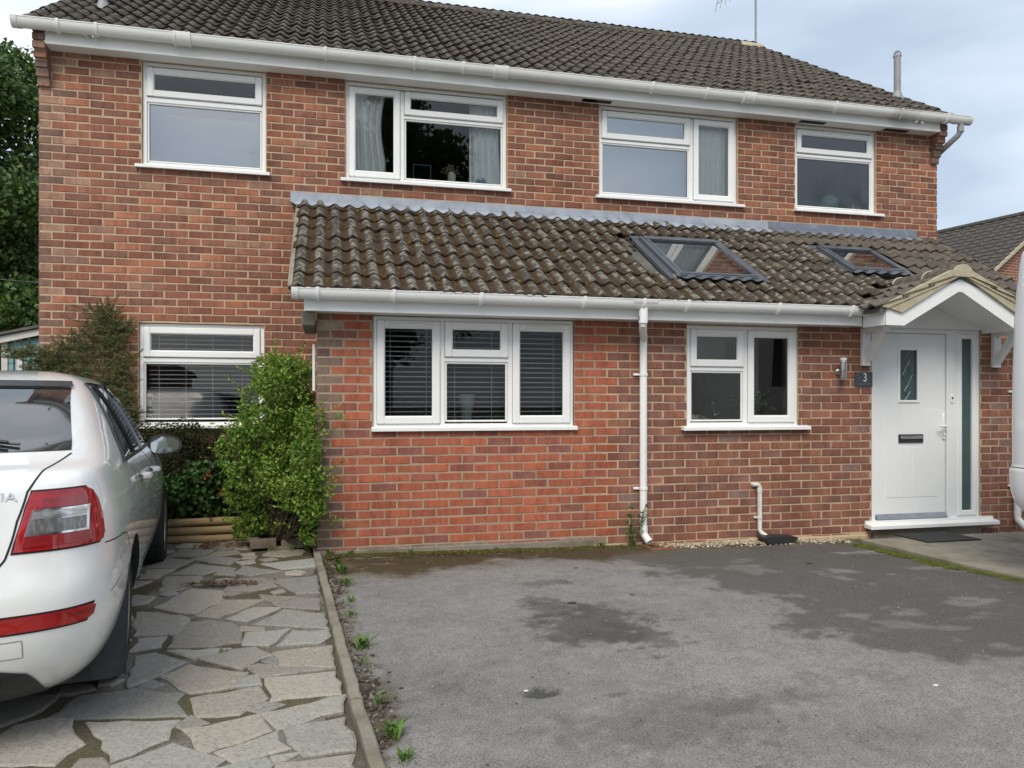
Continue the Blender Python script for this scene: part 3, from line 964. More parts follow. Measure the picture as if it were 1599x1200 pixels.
# ---- eaves of the extension
FY = -1.790
mb = MB(); mb.box(2.46, 7.56, FY + .002, EY - .001, 2.038, 2.048); mb.build('soffit', M['upvc'], house)
mb = MB(); mb.box(2.455, 7.545, FY - .018, FY, 2.030, 2.205, 0, .003); mb.build('fascia', M['upvc'], house)
gutter(house, 2.375, 7.70, FY - .018 - .058, 2.195, .056, [2.56, 3.15, 3.86, 4.75, 5.29, 5.70, 6.60, 7.36], [], M['upvc'])
mb = MB(); gx = 5.30
P = [[(x, FY - .076 + math.cos(t) * .064, 2.197 + math.sin(t) * .064) for t in np.linspace(math.pi, 2 * math.pi, 13)] for x in (gx - .11, gx + .11)]
mb.grid(P); mb.tube([(gx, FY - .076, 2.15), (gx, FY - .076, 2.02)], .040, 14)
mb.build('gutter_outlet', M['upvc'], house, smooth='auto')
mb = MB(); go_ = gx; gx = 5.412
mb.tube([(go_, FY - .076, 2.03), (go_, FY - .070, 1.985), (go_ + .03, FY + .0, 1.945), (gx, EY - .055, 1.885), (gx, EY - .048, 1.85), (gx, EY - .048, .16), (gx, EY - .052, .12), (gx + .028, EY - .12, .055)], .034, 14, cap=False)
mb.tube([(go_, FY - .076, 2.06), (go_, FY - .075, 1.995)], .040, 14); mb.tube([(gx, EY - .048, .19), (gx, EY - .05, .13)], .039, 14)
dp = mb.build('downpipe', M['upvc'], house, smooth='auto')
for bz in (1.56, .53):
    mb = MB(); mb.lathe([(.034, -.013), (.0395, -.013), (.0395, .013), (.034, .013)], (gx, EY - .048, bz), 'z', 16)
    mb.box(gx - .085, gx - .035, EY - .03, EY - .006, bz - .011, bz + .011, 0, .003)
    mb.build('pipe_clip', M['upvc'], dp)
# right-hand downpipe beyond the door
gx2 = 9.555
mb = MB(); mb.tube([(gx2, EY - .048, 2.1), (gx2, EY - .048, .14), (gx2, EY - .052, .10), (gx2 + .02, EY - .125, .03)], .034, 14, cap=False)
dp2 = mb.build('downpipe', M['upvc'], house, smooth='auto')
for bz in (1.42, .45):
    mb = MB(); mb.lathe([(.034, -.013), (.0395, -.013), (.0395, .013), (.034, .013)], (gx2, EY - .048, bz), 'z', 16)
    mb.box(gx2 - .085, gx2 - .035, EY - .03, EY - .006, bz - .011, bz + .011, 0, .003)
    mb.build('pipe_clip', M['upvc'], dp2)
# kitchen waste pipe
mb = MB(); mb.tube([(6.535, EY + .01, .535), (6.535, EY - .03, .535), (6.57, EY - .04, .535), (6.59, EY - .04, .515), (6.59, EY - .04, .11), (6.60, EY - .05, .085), (6.635, EY - .08, .055)], .021, 12)
mb.tube([(6.59, EY - .04, .50), (6.59, EY - .04, .46)], .025, 12); mb.box(6.54, 6.59, EY - .03, EY - .006, .215, .235, 0, .003)
mb.tube([(6.59, EY - .04, .24), (6.59, EY - .04, .21)], .0255, 12)
mb.build('waste_pipe', M['pipe'], house, smooth='auto')

# ---- extension roof
PE = math.atan(.60)
ext = MB()
ext.prism([(-1.87, 2.175), (-.0, 3.297), (-.0, 3.26), (-1.87, 2.14)], 'x', 2.36, 7.53)
ext.prism([(-1.50, 2.397), (-.0, 3.297), (-.0, 3.26), (-1.50, 2.36)], 'x', 7.53, 9.90)
ext_roof = ext.build('extension_roof', M['felt'], house)
SKY = [(5.80, 6.70, -1.47, -.56), (7.92, 8.62, -1.16, -.55)]
et = []
for j in range(8):
    for i in range(26):
        x = 2.345 + i * .2935
        d = -.05 + j * .288
        y, z = roof_pt(d, -1.87, 2.20, PE)
        yc_, xc_ = y + .11, x + .15
        if y > -.09: continue
        if any(a - .08 < xc_ < b + .08 and c - .02 < yc_ < e + .02 for a, b, c, e in SKY): continue
        if yc_ < -1.85 + .8 * (xc_ - 7.55) and xc_ > 7.62 and xc_ < 8.36 and yc_ < -1.15: continue
        if xc_ >= 8.36 and yc_ < -1.05 - (xc_ - 8.36) * .8: continue
        if xc_ > 9.95 : continue
        kind = 'tile_moss'
        if xc_ > 8.3 + .4 * random.random() or (j >= 6 and xc_ > 7.5): kind = 'tile_plain'
        et.append(((x + random.gauss(0, .004), y, z + random.gauss(0, .003)), (PE + random.gauss(0, .008), random.gauss(0, .008), random.gauss(0, .006)), kind))
place_tiles(et, 400, ext_roof, 'tiling', 'tile_moss')
print('ext tiles', len(et))
# moss cushions sitting in the pans
ms = MB()
ico_v = []
for t in np.linspace(0, 2 * math.pi, 7)[:-1]:
    ico_v.append((math.cos(t), math.sin(t), 0))
for t in np.linspace(.4, 2 * math.pi + .4, 6)[:-1]:
    ico_v.append((.6 * math.cos(t), .6 * math.sin(t), .62))
ico_v.append((0, 0, .9))
ico_v = np.array(ico_v)
ico_f = [(6 + i, 6 + (i + 1) % 5, 11) for i in range(5)]
for i in range(6):
    ico_f.append((i, (i + 1) % 6, 6 + int(round(i * 5 / 6)) % 5))
for i in range(5):
    ico_f.append((6 + (i + 1) % 5, 6 + i, int(round((i + .5) * 6 / 5)) % 6))
ca, sa = math.cos(PE), math.sin(PE)
n_m = 0
while n_m < 3600:
    x = 2.37 + (random.random() ** 1.25) * 5.2
    d = random.uniform(.02, 2.12)
    pan = 2.345 + round((x - 2.345) / .1467) * .1467
    x = max(2.385, pan + random.gauss(0, .022))
    y, z = roof_pt(d, -1.87, 2.20, PE)
    if any(a - .1 < x < b + .1 and c - .08 < y < e + .06 for a, b, c, e in SKY): continue
    if vnoise(x * 2.2, d * 3.5, 5) + (.25 if x < 5 else -.05) < .42: continue
    fr_ = (d + .05) % .288 / .288
    lift = .024 * (1 - fr_) - .004
    s_ = random.uniform(.012, .034)
    P = ico_v * [s_ * random.uniform(.8, 1.3), s_ * random.uniform(.9, 1.6), s_ * .55]
    Q = np.stack([x + P[:, 0], y + P[:, 1] * ca - (P[:, 2] + lift) * sa, z + P[:, 1] * sa + (P[:, 2] + lift) * ca], 1)
    t_ = random.random()
    c_ = np.array([.030, .018, .008]) * (1 - t_) + np.array([.070, .040, .012]) * t_ if random.random() < .88 else np.array([.12, .075, .015])
    ms.add(Q, ico_f, 0, (*c_, 1)); n_m += 1
o = ms.build('moss', M['moss'], ext_roof, smooth=True); o['kind'] = 'stuff'
mb = MB(); mb.prism([(-1.90, 2.16), (-.01, 3.29), (-.01, 3.335), (-1.90, 2.215)], 'x', 2.335, 2.37); mb.build('verge_mortar', M['concrete'], ext_roof)

# lead flashing in lapped lengths, dressed down over the rolls
cuts = [2.277, 4.30, 5.93, 7.72, 9.0, 9.735]
for q in range(5):
    xa, xb = cuts[q] - (.05 if q else 0), cuts[q + 1]
    nx = int((xb - xa) / .025) + 2
    xs = np.linspace(xa, xb, nx)
    P = []
    for zz, yo in ((3.437, -.012), (3.40, -.016), (3.345, -.020)):
        P.append([(x, yo - .002 * (q % 2), zz) for x in xs])
    for d_ in (.03, .075, .12):
        row = []
        for x in xs:
            hh = (.5 - .5 * math.cos(2 * math.pi * (x - 2.345) / .1467)) ** 1.2
            y = -.022 - d_ * ca + .02 * hh * 0
            z = 3.297 + .6 * (y) + .052 + .034 * hh * (d_ / .12) + .006 + .002 * (q % 2)
            row.append((x, y, z if d_ > .04 else z + .012))
        P.append(row)
    mb = MB(); mb.grid(P[::-1] if False else P, 0, None, True)
    if q == 0:
        mb.add([(2.277, -.012, 3.437), (2.277, -.020, 3.345), (2.30, -.08, 3.28), (2.345, -.02, 3.26), (2.345, -.0, 3.437)], [(0, 1, 2, 3, 4)])
    mb.build('flashing', M['lead'] if q < 3 else M['lead_dark'], ext_roof, smooth='auto')

# skylights
def on_roof(x, d, h):
    y, z = roof_pt(d, -1.87, 2.20, PE)
    return (x, y - h * sa, z + h * ca)
def roof_box(mb, x0, x1, d0, d1, h0, h1, mi=0):
    v = [on_roof(x, d, h) for x in (x0, x1) for d in (d0, d1) for h in (h0, h1)]
    return mb.add(v, [(0, 1, 3, 2), (4, 6, 7, 5), (0, 4, 5, 1), (2, 3, 7, 6), (0, 2, 6, 4), (1, 5, 7, 3)], mi)
for (a, b, y0, y1) in SKY:
    d0, d1 = (y0 + 1.87) / ca, (y1 + 1.87) / ca
    mb = MB()
    w_ = .058
    roof_box(mb, a, a + w_, d0, d1, .0, .068); roof_box(mb, b - w_, b, d0, d1, .0, .068)
    roof_box(mb, a + w_, b - w_, d0, d0 + w_, .0, .065); roof_box(mb, a + w_ - .02, b - w_ + .02, d1 - .09, d1, .0, .078)
    s_ = mb.build('skylight', M['dark_metal'], ext_roof)
    mb = MB()
    for (p, q_, r_, t_) in ((a + w_ - .012, a + w_ + .02, d0 + .05, d1 - .08), (b - w_ - .02, b - w_ + .012, d0 + .05, d1 - .08)):
        roof_box(mb, p, q_, r_, t_, .03, .073)
    roof_box(mb, a + .05, b - .05, d0 + .03, d0 + .075, .03, .071)
    mb.build('skylight_sash', M['dark_metal'], s_)
    mb = MB(); mb.add([on_roof(x, d, .056) for x, d in ((a + w_, d0 + w_), (b - w_, d0 + w_), (b - w_, d1 - .1), (a + w_, d1 - .1))], [(0, 1, 2, 3)])
    mb.build('pane', M['glass_roof'], s_)
    mb = MB()
    n_ = 60
    rows_ = []
    for dd in (d0 - .06, d0 - .03, d0 + .01):
        rows_.append([on_roof(x, dd, .052 + .034 * (.5 - .5 * math.cos(2 * math.pi * (x - 2.345) / .1467)) ** 1.2 * (1 if dd < d0 - .1 else .6)) for x in np.linspace(a - .02, b + .02, n_)])
    mb.grid(rows_)
    mb.build('skylight_flashing', M['dark_metal'], s_, smooth='auto')
    mb = MB(); roof_box(mb, a - .07, a, d0 - .02, d1 + .06, .0, .034); roof_box(mb, b, b + .07, d0 - .02, d1 + .06, .0, .034); roof_box(mb, a - .07, b + .07, d1, d1 + .10, .0, .036)
    mb.build('skylight_gutter', M['dark_metal'], s_)
    mb = MB(); roof_box(mb, a + .02, b - .02, d0 + .02, d1 - .02, -.10, -.05); mb.build('skylight_shaft', M['shed_white'], s_)

# ------------------------------------------------------------------ porch canopy over the door
GX, GY, GH = 8.356, -2.10, 2.52           # ridge x, front plane, ridge height of the tile bed
SLB = .56
bm_ = MB()
# barge boards
for s_ in (-1, 1):
    xe = GX + s_ * .80
    zt_ = lambda x: 2.492 - SLB * abs(x - GX)
    poly = [(GX, zt_(GX)), (GX + s_ * .66, zt_(GX + s_ * .66)), (xe - s_ * .02, 2.135), (xe - s_ * .02, 2.005), (GX + s_ * .62, 2.005), (GX + s_ * .02, 2.335), (GX, 2.335)]
    if s_ < 0: poly = poly[::-1]
    b_ = MB(); b_.prism(poly, 'y', GY - .018, GY)
    o_ = b_.build('barge_board', M['upvc'], house)
    b_ = MB(); b_.box(min(xe, xe + s_ * -.17) - .01, max(xe, xe + s_ * -.17) - .003, GY - .022, GY - .018, 2.008, 2.165, 0, .001)
    b_.build('box_end', M['upvc'], house)
    # side fascia back to the extension eaves
    b_ = MB(); b_.box(xe - .009, xe + .009, GY - .001, FY - .02 if s_ < 0 else EY, 2.01, 2.185, 0, .002)
    b_.build('side_fascia', M['upvc'], house)
    # vaulted underside
    b_ = MB()
    p0 = [(GX, 2.345), (xe, 2.345 - .50 * .80 * 1.0 + .03)]
    zl = 2.02
    b_.add([(GX, GY, 2.36), (xe, GY, zl + .02), (xe, EY, zl + .02), (GX, EY, 2.36)], [(0, 1, 2, 3)])
    b_.build('soffit', M['upvc'], house)
b_ = MB(); b_.prism([(7.56, 2.045), (9.15, 2.045), (GX, 2.44)], 'y', EY - .012, EY - .004); b_.build('porch_infill', M['upvc'], house)
# tile beds of the canopy
cb = MB(); SLT = .385; PT = math.atan(SLT)
cb.prism([(GX, 2.50), (GX - .88, 2.50 - .88 * SLT), (GX - .88, 2.46 - .88 * SLT), (GX, 2.455), (GX + .88, 2.46 - .88 * SLT), (GX + .88, 2.50 - .88 * SLT)], 'y', GY - .03, -1.0)
porch_roof = cb.build('porch_roof', M['felt'], house)
pt = []
for s_ in (-1, 1):
    for j in range(3):
        d = -.03 + j * .30
        x = GX + s_ * (.90 - d * math.cos(PT)); z = 2.505 - .90 * SLT + d * math.sin(PT)
        for i in range(5):
            yb = GY - .06 + i * .2935
            if yb > -1.85 + (z - 2.2) / .6 + .35: continue
            if s_ < 0:
                pt.append(((x, yb + .30, z), (PT, 0, R(-90)), 'tile_plain'))
            else:
                pt.append(((x, yb, z), (PT, 0, R(90)), 'tile_plain'))
place_tiles(pt, 100, porch_roof, 'tiling', 'tile_plain')
# ridge of the canopy and its cement bedding
for q in range(3):
    ya = GY - .05 + q * .40
    mb = MB()
    P = [[(GX + math.cos(t) * .105, y, 2.475 + math.sin(t) * (.115 if y == ya else .105)) for t in np.linspace(0, math.pi, 11)] for y in (ya, ya + .42)]
    mb.grid(P)
    mb.build('ridge_tile', M['tile_plain'], porch_roof, smooth='auto')
    if q:
        mb = MB(); mb.tube([(GX + math.cos(t) * .108, ya - .006, 2.475 + math.sin(t) * .110) for t in np.linspace(0, math.pi, 13)], .009, 6)
        mb.build('ridge_joint', M['cement'], porch_roof)
mb = MB(); mb.prism([(GX + math.cos(t) * .112, 2.47 + math.sin(t) * .118) for t in np.linspace(0, math.pi, 15)], 'y', GY - .062, GY - .03)
mb.build('ridge_end', M['cement'], porch_roof, smooth='auto')
for s_ in (-1, 1):
    poly = [(GX, 2.492), (GX + s_ * .66, 2.492 - SLB * .66), (GX + s_ * .80, 2.165), (GX + s_ * .86, 2.165), (GX + s_ * .86, 2.19), (GX + s_ * .10, 2.535), (GX, 2.55)]
    if s_ < 0: poly = poly[::-1]
    mb = MB(); mb.prism(poly, 'y', GY - .045, GY + .02)
    mb.build('verge_mortar', M['cement'], porch_roof)
    mb = MB(); mb.prism([(GX + s_ * 0, 2.485), (GX + s_ * .82, 2.155), (GX + s_ * .82, 2.168), (GX + s_ * 0, 2.50)][::s_], 'y', GY - .055, GY - .02)
    mb.build('undercloak', M['cement'], porch_roof)
# gallows brackets
for bx in (7.755, 9.305):
    mb = MB(); mb.box(bx - .044, bx + .044, EY - .050, EY - .006, 1.665, 2.03, 0, .004)
    mb.box(bx - .044, bx + .044, GY + .22, EY - .05, 1.985, 2.03, 0, .004)
    v0, v1 = (EY - .052, 1.72), (GY + .28, 1.985)
    mb.prism([(v0[0], v0[1] - .03), (v0[0], v0[1] + .055), (v1[0] + .05, v1[1]), (v1[0] - .03, v1[1])], 'x', bx - .03, bx + .03)
    mb.build('porch_bracket', M['upvc'], house)
    for z_ in (1.70, 1.97):
        mb = MB(); mb.lathe([(0, -.003), (.007, -.002), (.008, 0)], (bx, EY - .051, z_), 'y', 10); mb.build('screw', M['alloy'], house)

# ================================================================== things in and on the house
def text_obj(name, body, size, depth, m, parent, loc, rot, align='CENTER', font_scale_x=1.0):
    cu = bpy.data.curves.new(name, 'FONT')
    cu.body = body; cu.size = size; cu.extrude = depth; cu.align_x = align; cu.align_y = 'CENTER'
    tmp = bpy.data.objects.new('tmp', cu); COL.objects.link(tmp)
    dg = bpy.context.evaluated_depsgraph_get()
    me = bpy.data.meshes.new_from_object(tmp.evaluated_get(dg))
    bpy.data.objects.remove(tmp); bpy.data.curves.remove(cu)
    me.materials.clear(); me.materials.append(m)
    o = bpy.data.objects.new(name, me); COL.objects.link(o); o.parent = parent
    b = root_loc(parent)
    o.location = tuple(loc[i] - b[i] for i in range(3)); o.rotation_euler = rot; o.scale = (font_scale_x, 1, 1)
    return o

# wall lamp
wl = thing('wall_lamp', (7.452, EY, 1.53), 'brushed steel tube wall lamp left of the house number sign', 'lamp')
mb = MB(); mb.lathe([(0, -.035), (.02, -.034), (.034, -.022), (.040, -.004), (.040, .0)], (7.452, EY - .007, 1.61), 'y', 20)
mb.tube([(7.452, EY - .03, 1.61), (7.452, EY - .075, 1.61)], .012, 10); mb.build('back_plate', M['steel'], wl, smooth='auto')
mb = MB(); mb.lathe([(0, 1.535), (.031, 1.535), (.032, 1.54), (.032, 1.69), (.027, 1.695), (0, 1.695)], (7.452, EY - .10, 0), 'z', 22); mb.build('lamp_tube', M['steel'], wl, smooth='auto')
mb = MB(); mb.lathe([(.0, 1.697), (.025, 1.697), (.025, 1.712), (.031, 1.714), (.031, 1.735), (0, 1.737)], (7.452, EY - .10, 0), 'z', 22); mb.build('lamp_cap', M['lamp_glass'], wl, smooth='auto')
# number sign
sg = thing('house_number_sign', (7.742, EY, 1.464), 'dark slate house number plate reading 3 beside the white door', 'sign')
mb = MB(); mb.box(7.645, 7.840, EY - .022, EY - .008, 1.464, 1.602, 0, .003); mb.build('plate', M['slate'], sg)
text_obj('numeral', '3', .118, .001, M['paint_white'], sg, (7.752, EY - .0235, 1.548), (R(90), 0, 0), font_scale_x=.8)
mb = MB()
x = 7.672
while x < 7.815:
    w_ = random.uniform(.003, .006)
    if not (7.752 < x < 7.768): mb.box(x, x + w_, EY - .0235, EY - .0225, 1.484, 1.484 + random.uniform(.006, .010))
    x += w_ + .0022
for a, b in ((7.672, 7.685), (7.805, 7.822)): mb.box(a, b, EY - .0235, EY - .0225, 1.540, 1.5425)
mb.build('small_lettering', M['alloy'], sg)

# venetian blinds
def blind(x0, x1, z0, z1, y, cords, label):
    t = thing('venetian_blind', ((x0 + x1) / 2, y, z0), label, 'blind', 'venetian blinds behind the windows')
    L_ = x1 - x0
    s = MB()
    ys = np.linspace(-.022, .022, 6)
    P = [[(x, yy, .0042 * (1 - (yy / .022) ** 2) + yy * .07) for yy in ys] for x in (-L_ / 2, L_ / 2)]
    Q = [[(p[0], p[1], p[2] - .0022) for p in r] for r in P]
    s.grid(P, 0, None, True); s.grid(Q)
    s.add([(-L_ / 2, ys[0], P[0][0][2]), (L_ / 2, ys[0], P[0][0][2]), (L_ / 2, ys[0], P[0][0][2] - .0042), (-L_ / 2, ys[0], P[0][0][2] - .0042)], [(0, 3, 2, 1)])
    me = s.mesh('slat', M['blind'])
    z = z0 + .02
    while z < z1 - .03:
        inst('slat', me, t, ((x0 + x1) / 2, y, z + random.gauss(0, .0012)), (0, random.gauss(0, .0012), 0)); z += .0435
    h = MB(); h.box(x0, x1, y - .028, y + .028, z1 - .02, z1 + .025, 0, .003); h.build('head_rail', M['blind'], t)
    for c in cords:
        k = MB(); k.tube([(c, y - .026, z0), (c, y - .026, z1)], .0025, 6); k.build('cord', M['blind'], t)
blind(.93, 1.955, 1.13, 2.04, .17, (1.02, 1.27, 1.52, 1.80), 'white slatted blind in the ground-floor window above the dark hedge')
blind(3.07, 4.705, 1.12, 2.01, EY + .17, (3.16, 3.47, 3.72, 4.05, 4.30, 4.62), 'white slatted blind in the wide three-light extension window')

def drape(name, x0, x1, z0, z1, y, folds, m, label, cat, group=None, gather=0., amp=.028):
    mb = MB()
    nx, nz = 46, 14
    P = []
    for k in range(nz):
        tz = k / (nz - 1)
        row = []
        for i in range(nx):
            t = i / (nx - 1)
            w = 1 - gather * math.sin(math.pi * min(1, tz * 1.3)) * .5
            xx = x0 + (x1 - x0) * t * w
            row.append((xx, y + amp * math.sin(t * folds * 2 * math.pi + .6 * math.sin(tz * 3)) * (.7 + .3 * tz), z1 + (z0 - z1) * tz))
        P.append(row)
    mb.grid(P); mb.grid([[(p[0], p[1] + .004, p[2]) for p in r] for r in P], 0, None, True)
    return solo(name, mb, m, ((x0 + x1) / 2, y, z0), label, cat, group, smooth=True)
drape('curtain', 2.88, 3.24, 3.64, 4.58, .135, 5, M['curtain'], 'pale gathered curtain behind the narrow casement, cardboard box at its foot', 'curtain', None, .25)
drape('curtain', 4.14, 4.49, 3.64, 4.58, .145, 5, M['curtain'], 'pale gathered curtain beside the blue jar on the window sill', 'curtain', None, .1)
drape('curtain', 6.72, 7.27, 3.64, 4.58, .12, 9, M['curtain'], 'pale pleated curtain filling the narrow casement of the sky-reflecting upper window', 'curtain', None, 0, .016)
mb = MB(); mb.box(5.60, 6.70, .20, .205, 3.62, 4.59); solo('pane_brightener', mb, M['brightener_pale'], (6.15, .20, 3.62), 'added grey-blue sheet brightening the large pane next to the pleated curtain', 'blind')  # pale sheet added behind the glass so the pane looks brighter
mb = MB(); mb.box(.91, 2.03, .31, .315, 3.62, 4.22); solo('pane_brightener', mb, M['brightener_pale'], (1.47, .42, 3.62), 'added grey-blue sheet brightening the upper window next to the corbelled house corner', 'blind')  # another added sheet, lifts the brightness of this window
# inner sills the ornaments stand on
mb = MB()
for (a, b, c, d) in MH: mb.box(a + .01, b - .01, .10, .30, c - .02, c + .03)
mb.build('inner_sills', M['upvc'], house)
mb = MB(); mb.box(3.02, 4.75, EY + .08, EY + .28, 1.07, 1.10); mb.box(5.88, 7.0, EY + .08, EY + .55, 1.06, 1.10)
mb.build('inner_sills', M['upvc'], house)
ZS = 3.637
mb = MB(); mb.box(3.06, 3.235, .14, .25, ZS, ZS + .09, 0, .004); mb.box(3.055, 3.24, .135, .255, ZS + .065, ZS + .095, 0, .003)
solo('cardboard_box', mb, M['box_card'], (3.15, .2, ZS), 'small tan lidded box on the window sill below a curtain', 'box')
mb = MB(); rframe(mb, 3.53, 3.72, ZS, ZS + .215, .006, .14, .15, 0); solo('picture_frame', mb, M['blue_line'], (3.62, .145, ZS), 'thin blue empty frame standing on the upstairs window sill', 'frame')
dv = thing('dried_flower_vase', (3.95, .18, ZS), 'white vase with brown dried flowers on the upstairs window sill', 'vase')
mb = MB(); mb.lathe([(0, ZS), (.035, ZS), (.042, ZS + .03), (.045, ZS + .13), (.04, ZS + .16), (.034, ZS + .16)], (3.95, .18, 0), 'z', 18); mb.build('vase', M['ceramic'], dv, smooth='auto')
mb = MB()
for k in range(46):
    a, r_ = random.uniform(0, 6.28), abs(random.gauss(0, .055)); zz = ZS + .20 + random.gauss(0, .025) - r_ * .35
    c_ = (3.95 + math.cos(a) * r_ * 1.3, .18 + math.sin(a) * r_ * .7, zz)
    mb.add(ico_v * random.uniform(.012, .02) + c_, ico_f)
    mb.tube([(3.95, .18, ZS + .14), c_], .0015, 4)
mb.build('flower_head', M['dried'], dv)
mb = MB(); mb.lathe([(0, ZS), (.05, ZS), (.062, ZS + .03), (.06, ZS + .065), (.045, ZS + .085), (.035, ZS + .09)], (4.27, .15, 0), 'z', 18)
mb.tube([(4.215, .15, ZS + .07), (4.24, .15, ZS + .115), (4.30, .15, ZS + .115), (4.325, .15, ZS + .07)], .006, 6)
solo('blue_jar', mb, M['ceramic_blue'], (4.27, .15, ZS), 'squat dark blue handled jar on the upstairs window sill', 'jar', smooth='auto')
mb = MB()
for k in range(9): mb.add(ico_v * .016 + (4.37 + random.gauss(0, .016), .15 + random.gauss(0, .01), ZS + .022 + abs(random.gauss(0, .02))), ico_f)
solo('ornament', mb, M['orange'], (4.37, .15, ZS), 'tiny orange ornament next to the blue jar', 'ornament', smooth=True)
mb = MB(); mb.lathe([(0, ZS), (.05, ZS), (.075, ZS + .025), (.07, ZS + .04), (.02, ZS + .05)], (4.08, .17, 0), 'z', 18); solo('bowl', mb, M['pale_green'], (4.08, .17, ZS), 'low pale green dish between dried flowers and blue jar', 'bowl', smooth='auto')
# upper left window
mb = MB(); mb.lathe([(0, ZS), (.10, ZS), (.105, ZS + .02), (.10, ZS + .055), (.06, ZS + .07), (0, ZS + .072)], (1.73, .22, 0), 'z', 20); solo('soap_dish', mb, M['ceramic'], (1.73, .22, ZS), 'round cream pot on the sill of the window by the house corner', 'pot', smooth='auto')
mb = MB(); mb.lathe([(0, ZS), (.05, ZS), (.05, ZS + .03), (0, ZS + .035)], (1.49, .2, 0), 'z', 16); solo('small_dish', mb, M['ceramic'], (1.49, .2, ZS), 'tiny pale dish beside the round cream pot', 'dish', smooth='auto')
mb = MB()
for k in range(70):
    zz = random.uniform(0, .24); w_ = .07 * (1 - abs(zz / .24 - .5) * 1.2)
    mb.add(ico_v * random.uniform(.010, .018) + (1.90 + random.gauss(0, w_ * .5), .22 + random.gauss(0, .015), ZS + .01 + zz), ico_f)
solo('ornament', mb, M['ceramic'], (1.90, .22, ZS), 'knobbly pale ornament standing behind the cream pot', 'ornament', smooth=True)
# upper right window
mb = MB(); mb.lathe([(0, ZS)] + [(.118 * math.sin(t), ZS + .11 - .11 * math.cos(t)) for t in np.linspace(.3, 2.9, 12)] + [(0, ZS + .22)], (8.63, .19, 0), 'z', 22); solo('round_ornament', mb, M['pale_green'], (8.63, .19, ZS), 'big pale round ornament in the obscured upstairs window', 'ornament', smooth=True)
for (bx, bh, lb) in ((8.32, .07, 'squat pale bottle at the outer end of the sill, away from the corner'), (8.40, .055, 'shortest pale bottle close beside the big round ornament'), (8.96, .12, 'tallest pale bottle on the sill of the round ornament'), (9.03, .09, 'pale bottle next to the tallest one, nearest the corbelled corner')):
    mb = MB(); mb.lathe([(0, ZS), (.02, ZS), (.022, ZS + bh * .6), (.009, ZS + bh * .75), (.009, ZS + bh), (0, ZS + bh)], (bx, .16, 0), 'z', 14)
    solo('bottle', mb, M['lamp_glass'], (bx, .16, ZS), lb, 'bottle', 'bottles by the round ornament', smooth='auto')
# extension rooms
ZE = 1.10
mb = MB(); mb.lathe([(0, ZE), (.035, ZE), (.04, ZE + .02), (.055, ZE + .14), (.082, ZE + .28), (.078, ZE + .28), (.03, ZE + .03)], (3.86, EY + .34, 0), 'z', 20); solo('glass_vase', mb, M['lamp_glass'], (3.86, EY + .34, ZE), 'flared pale vase behind the slatted blind', 'vase', smooth='auto')
mb = MB(); mb.box(3.02, 4.75, EY + .29, EY + .62, .70, ZE - .001, 0, .004); solo('sideboard', mb, M['room'], (3.9, EY + .45, -.02), 'grey sideboard below the slatted blind window', 'sideboard')
kb = MB(); kb.box(5.90, 7.2, EY + .56, EY + .9, -.02, 1.06); kb.box(6.80, 6.98, EY + .62, -.1, 1.10, 2.05); kb.box(5.4, 6.78, EY + .9, EY + 1.35, 1.75, 2.15)
solo('kitchen_cabinets', kb, M['cabinet'], (6.5, EY + .9, -.02), 'pale grey kitchen cupboards seen through the two-light window', 'cupboards')
mb = MB(); mb.tube([(6.33, EY + .36, ZE), (6.33, EY + .36, ZE + .17), (6.31, EY + .34, ZE + .22), (6.25, EY + .30, ZE + .23), (6.21, EY + .28, ZE + .18)], .012, 10); mb.box(6.30, 6.36, EY + .33, EY + .39, ZE, ZE + .03, 0, .005)
mb.tube([(6.33, EY + .36, ZE + .08), (6.39, EY + .36, ZE + .11)], .008, 8)
solo('kitchen_tap', mb, M['chrome'], (6.33, EY + .36, ZE), 'chrome swan neck tap seen through the kitchen window', 'tap', smooth='auto')
mb = MB(); mb.lathe([(.0, ZE), (.09, ZE), (.12, ZE + .05), (.10, ZE + .085), (.05, ZE + .10), (0, ZE + .105)], (5.97, EY + .22, 0), 'z', 20); solo('upturned_bowl', mb, M['ceramic'], (5.97, EY + .22, ZE), 'upturned cream bowl on the kitchen window sill', 'bowl', smooth='auto')
mb = MB(); mb.tube([(6.06, EY + .2, ZE + .08), (6.13, EY + .2, ZE + .055)], .022, 10, 0); mb.tube([(6.13, EY + .2, ZE + .055), (6.26, EY + .2, ZE + .018)], [.02, .014], 10, 1)
solo('washing_brush', mb, [M['box_card'], M['yellow']], (6.15, EY + .2, ZE), 'yellow handled brush lying beside the upturned bowl', 'brush', smooth='auto')

# lidded gully by the waste pipe, clay gullies below the downpipes
g = thing('drain_gully', (6.72, EY - .13, 0), 'black plastic hopper lid on a clay gully under the short waste pipe', 'drain')
mb = MB(); mb.prism([(6.545, .058), (6.565, .018), (6.66, -.015), (6.78, -.015), (6.87, .030), (6.885, .052), (6.86, .062), (6.57, .070)], 'y', EY - .215, EY - .055); mb.build('hopper_lid', M['plastic_black'], g)
mb = MB(); mb.box(6.60, 6.83, EY - .22, EY - .05, -.06, -.008, 0, .006); mb.build('clay_surround', M['terracotta'], g)
for nx_, lb in ((5.50, 'square clay gully under the white downpipe shoe'), (9.58, 'square clay gully under the downpipe right of the door')):
    mb = MB(); rframe(mb, nx_ - .10, nx_ + .13, -.12, .09, .02, 0, .05, .004)
    v = mb.v; mb.v = [np.stack([q[:, 0], EY - .13 + q[:, 2], gz(nx_, EY - .1) - .035 + q[:, 1]], 1) for q in v]
    mb.box(nx_ - .09, nx_ + .12, EY - .24, EY - .05, gz(nx_, EY - .1) - .05, gz(nx_, EY - .1) - .02)
    solo('drain_gully', mb, M['terracotta'], (nx_, EY - .13, 0), lb, 'drain')

